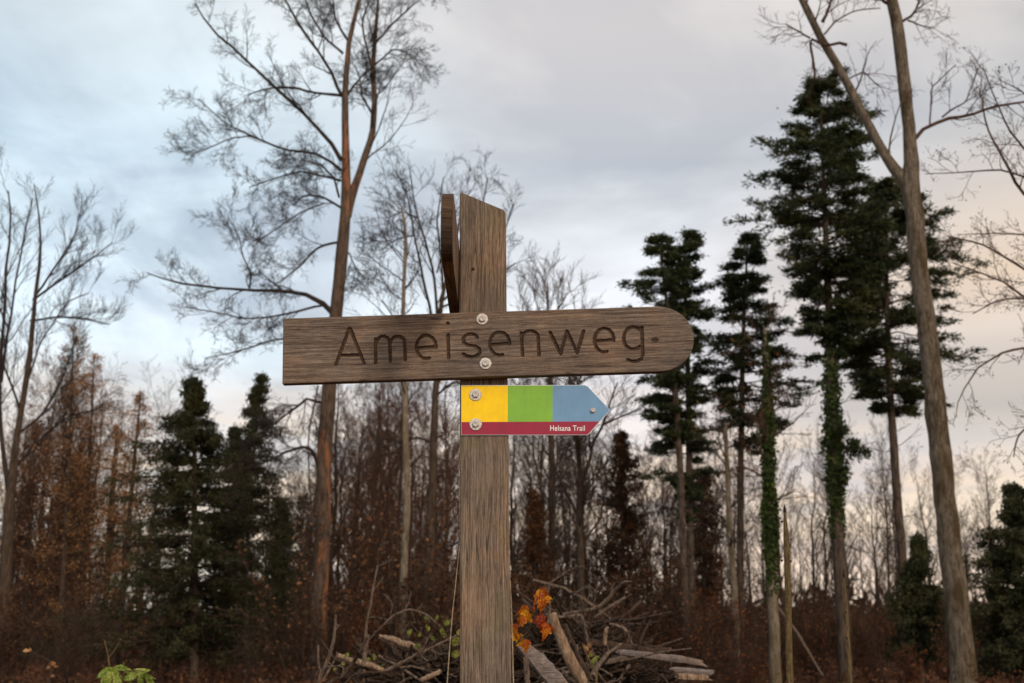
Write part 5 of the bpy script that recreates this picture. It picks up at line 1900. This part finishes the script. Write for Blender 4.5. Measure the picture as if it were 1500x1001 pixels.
# elevation colour of the cloud sheet
er = ramp(nt, [(0.0, (0.66, 0.54, 0.45)), (0.08, (0.64, 0.54, 0.47)), (0.15, (0.62, 0.56, 0.53)), (0.21, (0.57, 0.57, 0.60)), (0.285, (0.56, 0.59, 0.635)), (0.375, (0.43, 0.475, 0.525)), (0.48, (0.555, 0.55, 0.555)), (0.8, (0.54, 0.53, 0.53))])
nt.links.new(Z, er.inputs[0])
wr = ramp(nt, [(0.0, (0.86, 1.0, 1.06)), (0.25, (0.91, 0.99, 1.02)), (0.5, (1.045, 1.0, 0.965)), (0.72, (0.98, 0.935, 0.90)), (0.95, (0.95, 0.88, 0.82))])
nt.links.new(mth('ADD', mth('MULTIPLY', X, 1.05), 0.5, True), wr.inputs[0])
cc = mixc(nt, 1.0, er.outputs[0], wr.outputs[0], 'MULTIPLY')
lfm = mth('MULTIPLY', mth('SUBTRACT', 0.10, X), 3.2, True)
bil = noise_node(nt, mapping(nt, cu.outputs[0], (1.3, 0.7, 1), (5.7, 2.2, 4)), 3.0, 8, 0.58, 0.3)
blr = ramp(nt, [(0.38, (0.80, 0.82, 0.84)), (0.50, (0.98, 0.98, 0.98)), (0.60, (1.22, 1.20, 1.18))])
nt.links.new(bil.outputs[0], blr.inputs[0])
lfm = mth('MULTIPLY', lfm, mth('MULTIPLY', mth('SUBTRACT', 0.56, Z, True), 4.0, True))
cc = mixc(nt, lfm, cc, mixc(nt, 1.0, cc, blr.outputs[0], 'MULTIPLY'))
# soft light and dark billows
br_ = ramp(nt, [(0.38, (0.82, 0.83, 0.86)), (0.50, (1.0, 1.0, 1.0)), (0.62, (1.24, 1.25, 1.25))])
nt.links.new(cl.outputs[0], br_.inputs[0])
cc = mixc(nt, 0.9, cc, br_.outputs[0], 'MULTIPLY')
# brighter blue-white breaks towards the left and low down
lf = mth('MULTIPLY', mth('SUBTRACT', 0.12, X, True), 2.6, True)
hf = mth('SUBTRACT', 1.0, mth('MULTIPLY', mth('ABSOLUTE', mth('SUBTRACT', Z, 0.27)), 3.4), True)
brk = ramp(nt, [(0.44, (0, 0, 0)), (0.58, (1, 1, 1))])
nt.links.new(cl.outputs[0], brk.inputs[0])
fac = mth('MULTIPLY', mth('MULTIPLY', brk.outputs[0], lf), hf)
cc = mixc(nt, mth('MULTIPLY', fac, 0.75), cc, (0.56, 0.66, 0.71))
# pale warm streaks low in the sky
st_n = noise_node(nt, mapping(nt, tc, (5, 5, 26), (1, 2, 3)), 1.0, 5, 0.55, 0.5)
st_r = ramp(nt, [(0.47, (0, 0, 0)), (0.58, (1, 1, 1))])
nt.links.new(st_n.outputs[0], st_r.inputs[0])
lowz = mth('SUBTRACT', 1.0, mth('MULTIPLY', mth('ABSOLUTE', mth('SUBTRACT', Z, 0.10)), 9.0), True)
cc = mixc(nt, mth('MULTIPLY', mth('MULTIPLY', st_r.outputs[0], lowz), 1.0), cc, (0.74, 0.58, 0.43))
st_d = ramp(nt, [(0.36, (1, 1, 1)), (0.47, (0, 0, 0))])
nt.links.new(st_n.outputs[0], st_d.inputs[0])
cc = mixc(nt, mth('MULTIPLY', mth('MULTIPLY', st_d.outputs[0], lowz), 0.6), cc, (0.46, 0.46, 0.50))
# warm glow on the right, low
rg = mth('MULTIPLY', mth('SUBTRACT', X, 0.15, True), 4.5, True)
hg = mth('SUBTRACT', 1.0, mth('MULTIPLY', mth('ABSOLUTE', mth('SUBTRACT', Z, 0.27)), 8.0), True)
cc = mixc(nt, mth('MULTIPLY', mth('MULTIPLY', rg, hg), 1.0, True), cc, (0.62, 0.48, 0.35))
lg = mth('MULTIPLY', mth('SUBTRACT', -0.12, X, True), 4.0, True)
hl = mth('SUBTRACT', 1.0, mth('MULTIPLY', mth('ABSOLUTE', mth('SUBTRACT', Z, 0.14)), 11.0), True)
cc = mixc(nt, mth('MULTIPLY', mth('MULTIPLY', lg, hl), 0.7, True), cc, (0.66, 0.55, 0.46))
rl = mth('SUBTRACT', 1.0, mth('MULTIPLY', mth('ABSOLUTE', mth('SUBTRACT', Z, 0.165)), 16.0), True)
cc = mixc(nt, mth('MULTIPLY', mth('MULTIPLY', rg, rl), 0.9, True), cc, (0.40, 0.36, 0.32))
# brighter part of the sky behind the photographer
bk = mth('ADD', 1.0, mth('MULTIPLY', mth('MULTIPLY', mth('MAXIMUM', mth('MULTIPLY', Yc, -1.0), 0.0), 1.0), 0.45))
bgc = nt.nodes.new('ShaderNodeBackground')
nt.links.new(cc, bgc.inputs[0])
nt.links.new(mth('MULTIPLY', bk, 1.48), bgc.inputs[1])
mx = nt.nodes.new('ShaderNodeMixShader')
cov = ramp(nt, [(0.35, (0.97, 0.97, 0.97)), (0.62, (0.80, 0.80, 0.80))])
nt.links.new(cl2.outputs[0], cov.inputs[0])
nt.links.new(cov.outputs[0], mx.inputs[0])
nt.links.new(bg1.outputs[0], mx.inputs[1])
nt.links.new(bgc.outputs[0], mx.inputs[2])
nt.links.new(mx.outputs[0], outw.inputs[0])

sl_ = bpy.data.lights.new('sun', 'SUN')
sl_.energy = 2.0
sl_.angle = math.radians(9)
sl_.color = (1.0, 0.84, 0.68)
so = bpy.data.objects.new('sun', sl_)
COL.objects.link(so)
dv = Vector((math.sin(SUN_AZ) * math.cos(SUN_EL), math.cos(SUN_AZ) * math.cos(SUN_EL), math.sin(SUN_EL)))
so.rotation_euler = dv.to_track_quat('Z', 'Y').to_euler()
so.location = (20, -20, 30)

vs_ = scene.view_settings
vs_.view_transform = 'Standard'
vs_.look = 'None'
vs_.gamma = 1
vs_.exposure = 0.0
scene.cycles.use_denoising = True

# drop any woodland kind that was never placed
for o in list(COL.objects):
    if o.get('label') == 'x' and o.parent is None:
        for ch in list(o.children):
            bpy.data.objects.remove(ch)
        bpy.data.objects.remove(o)
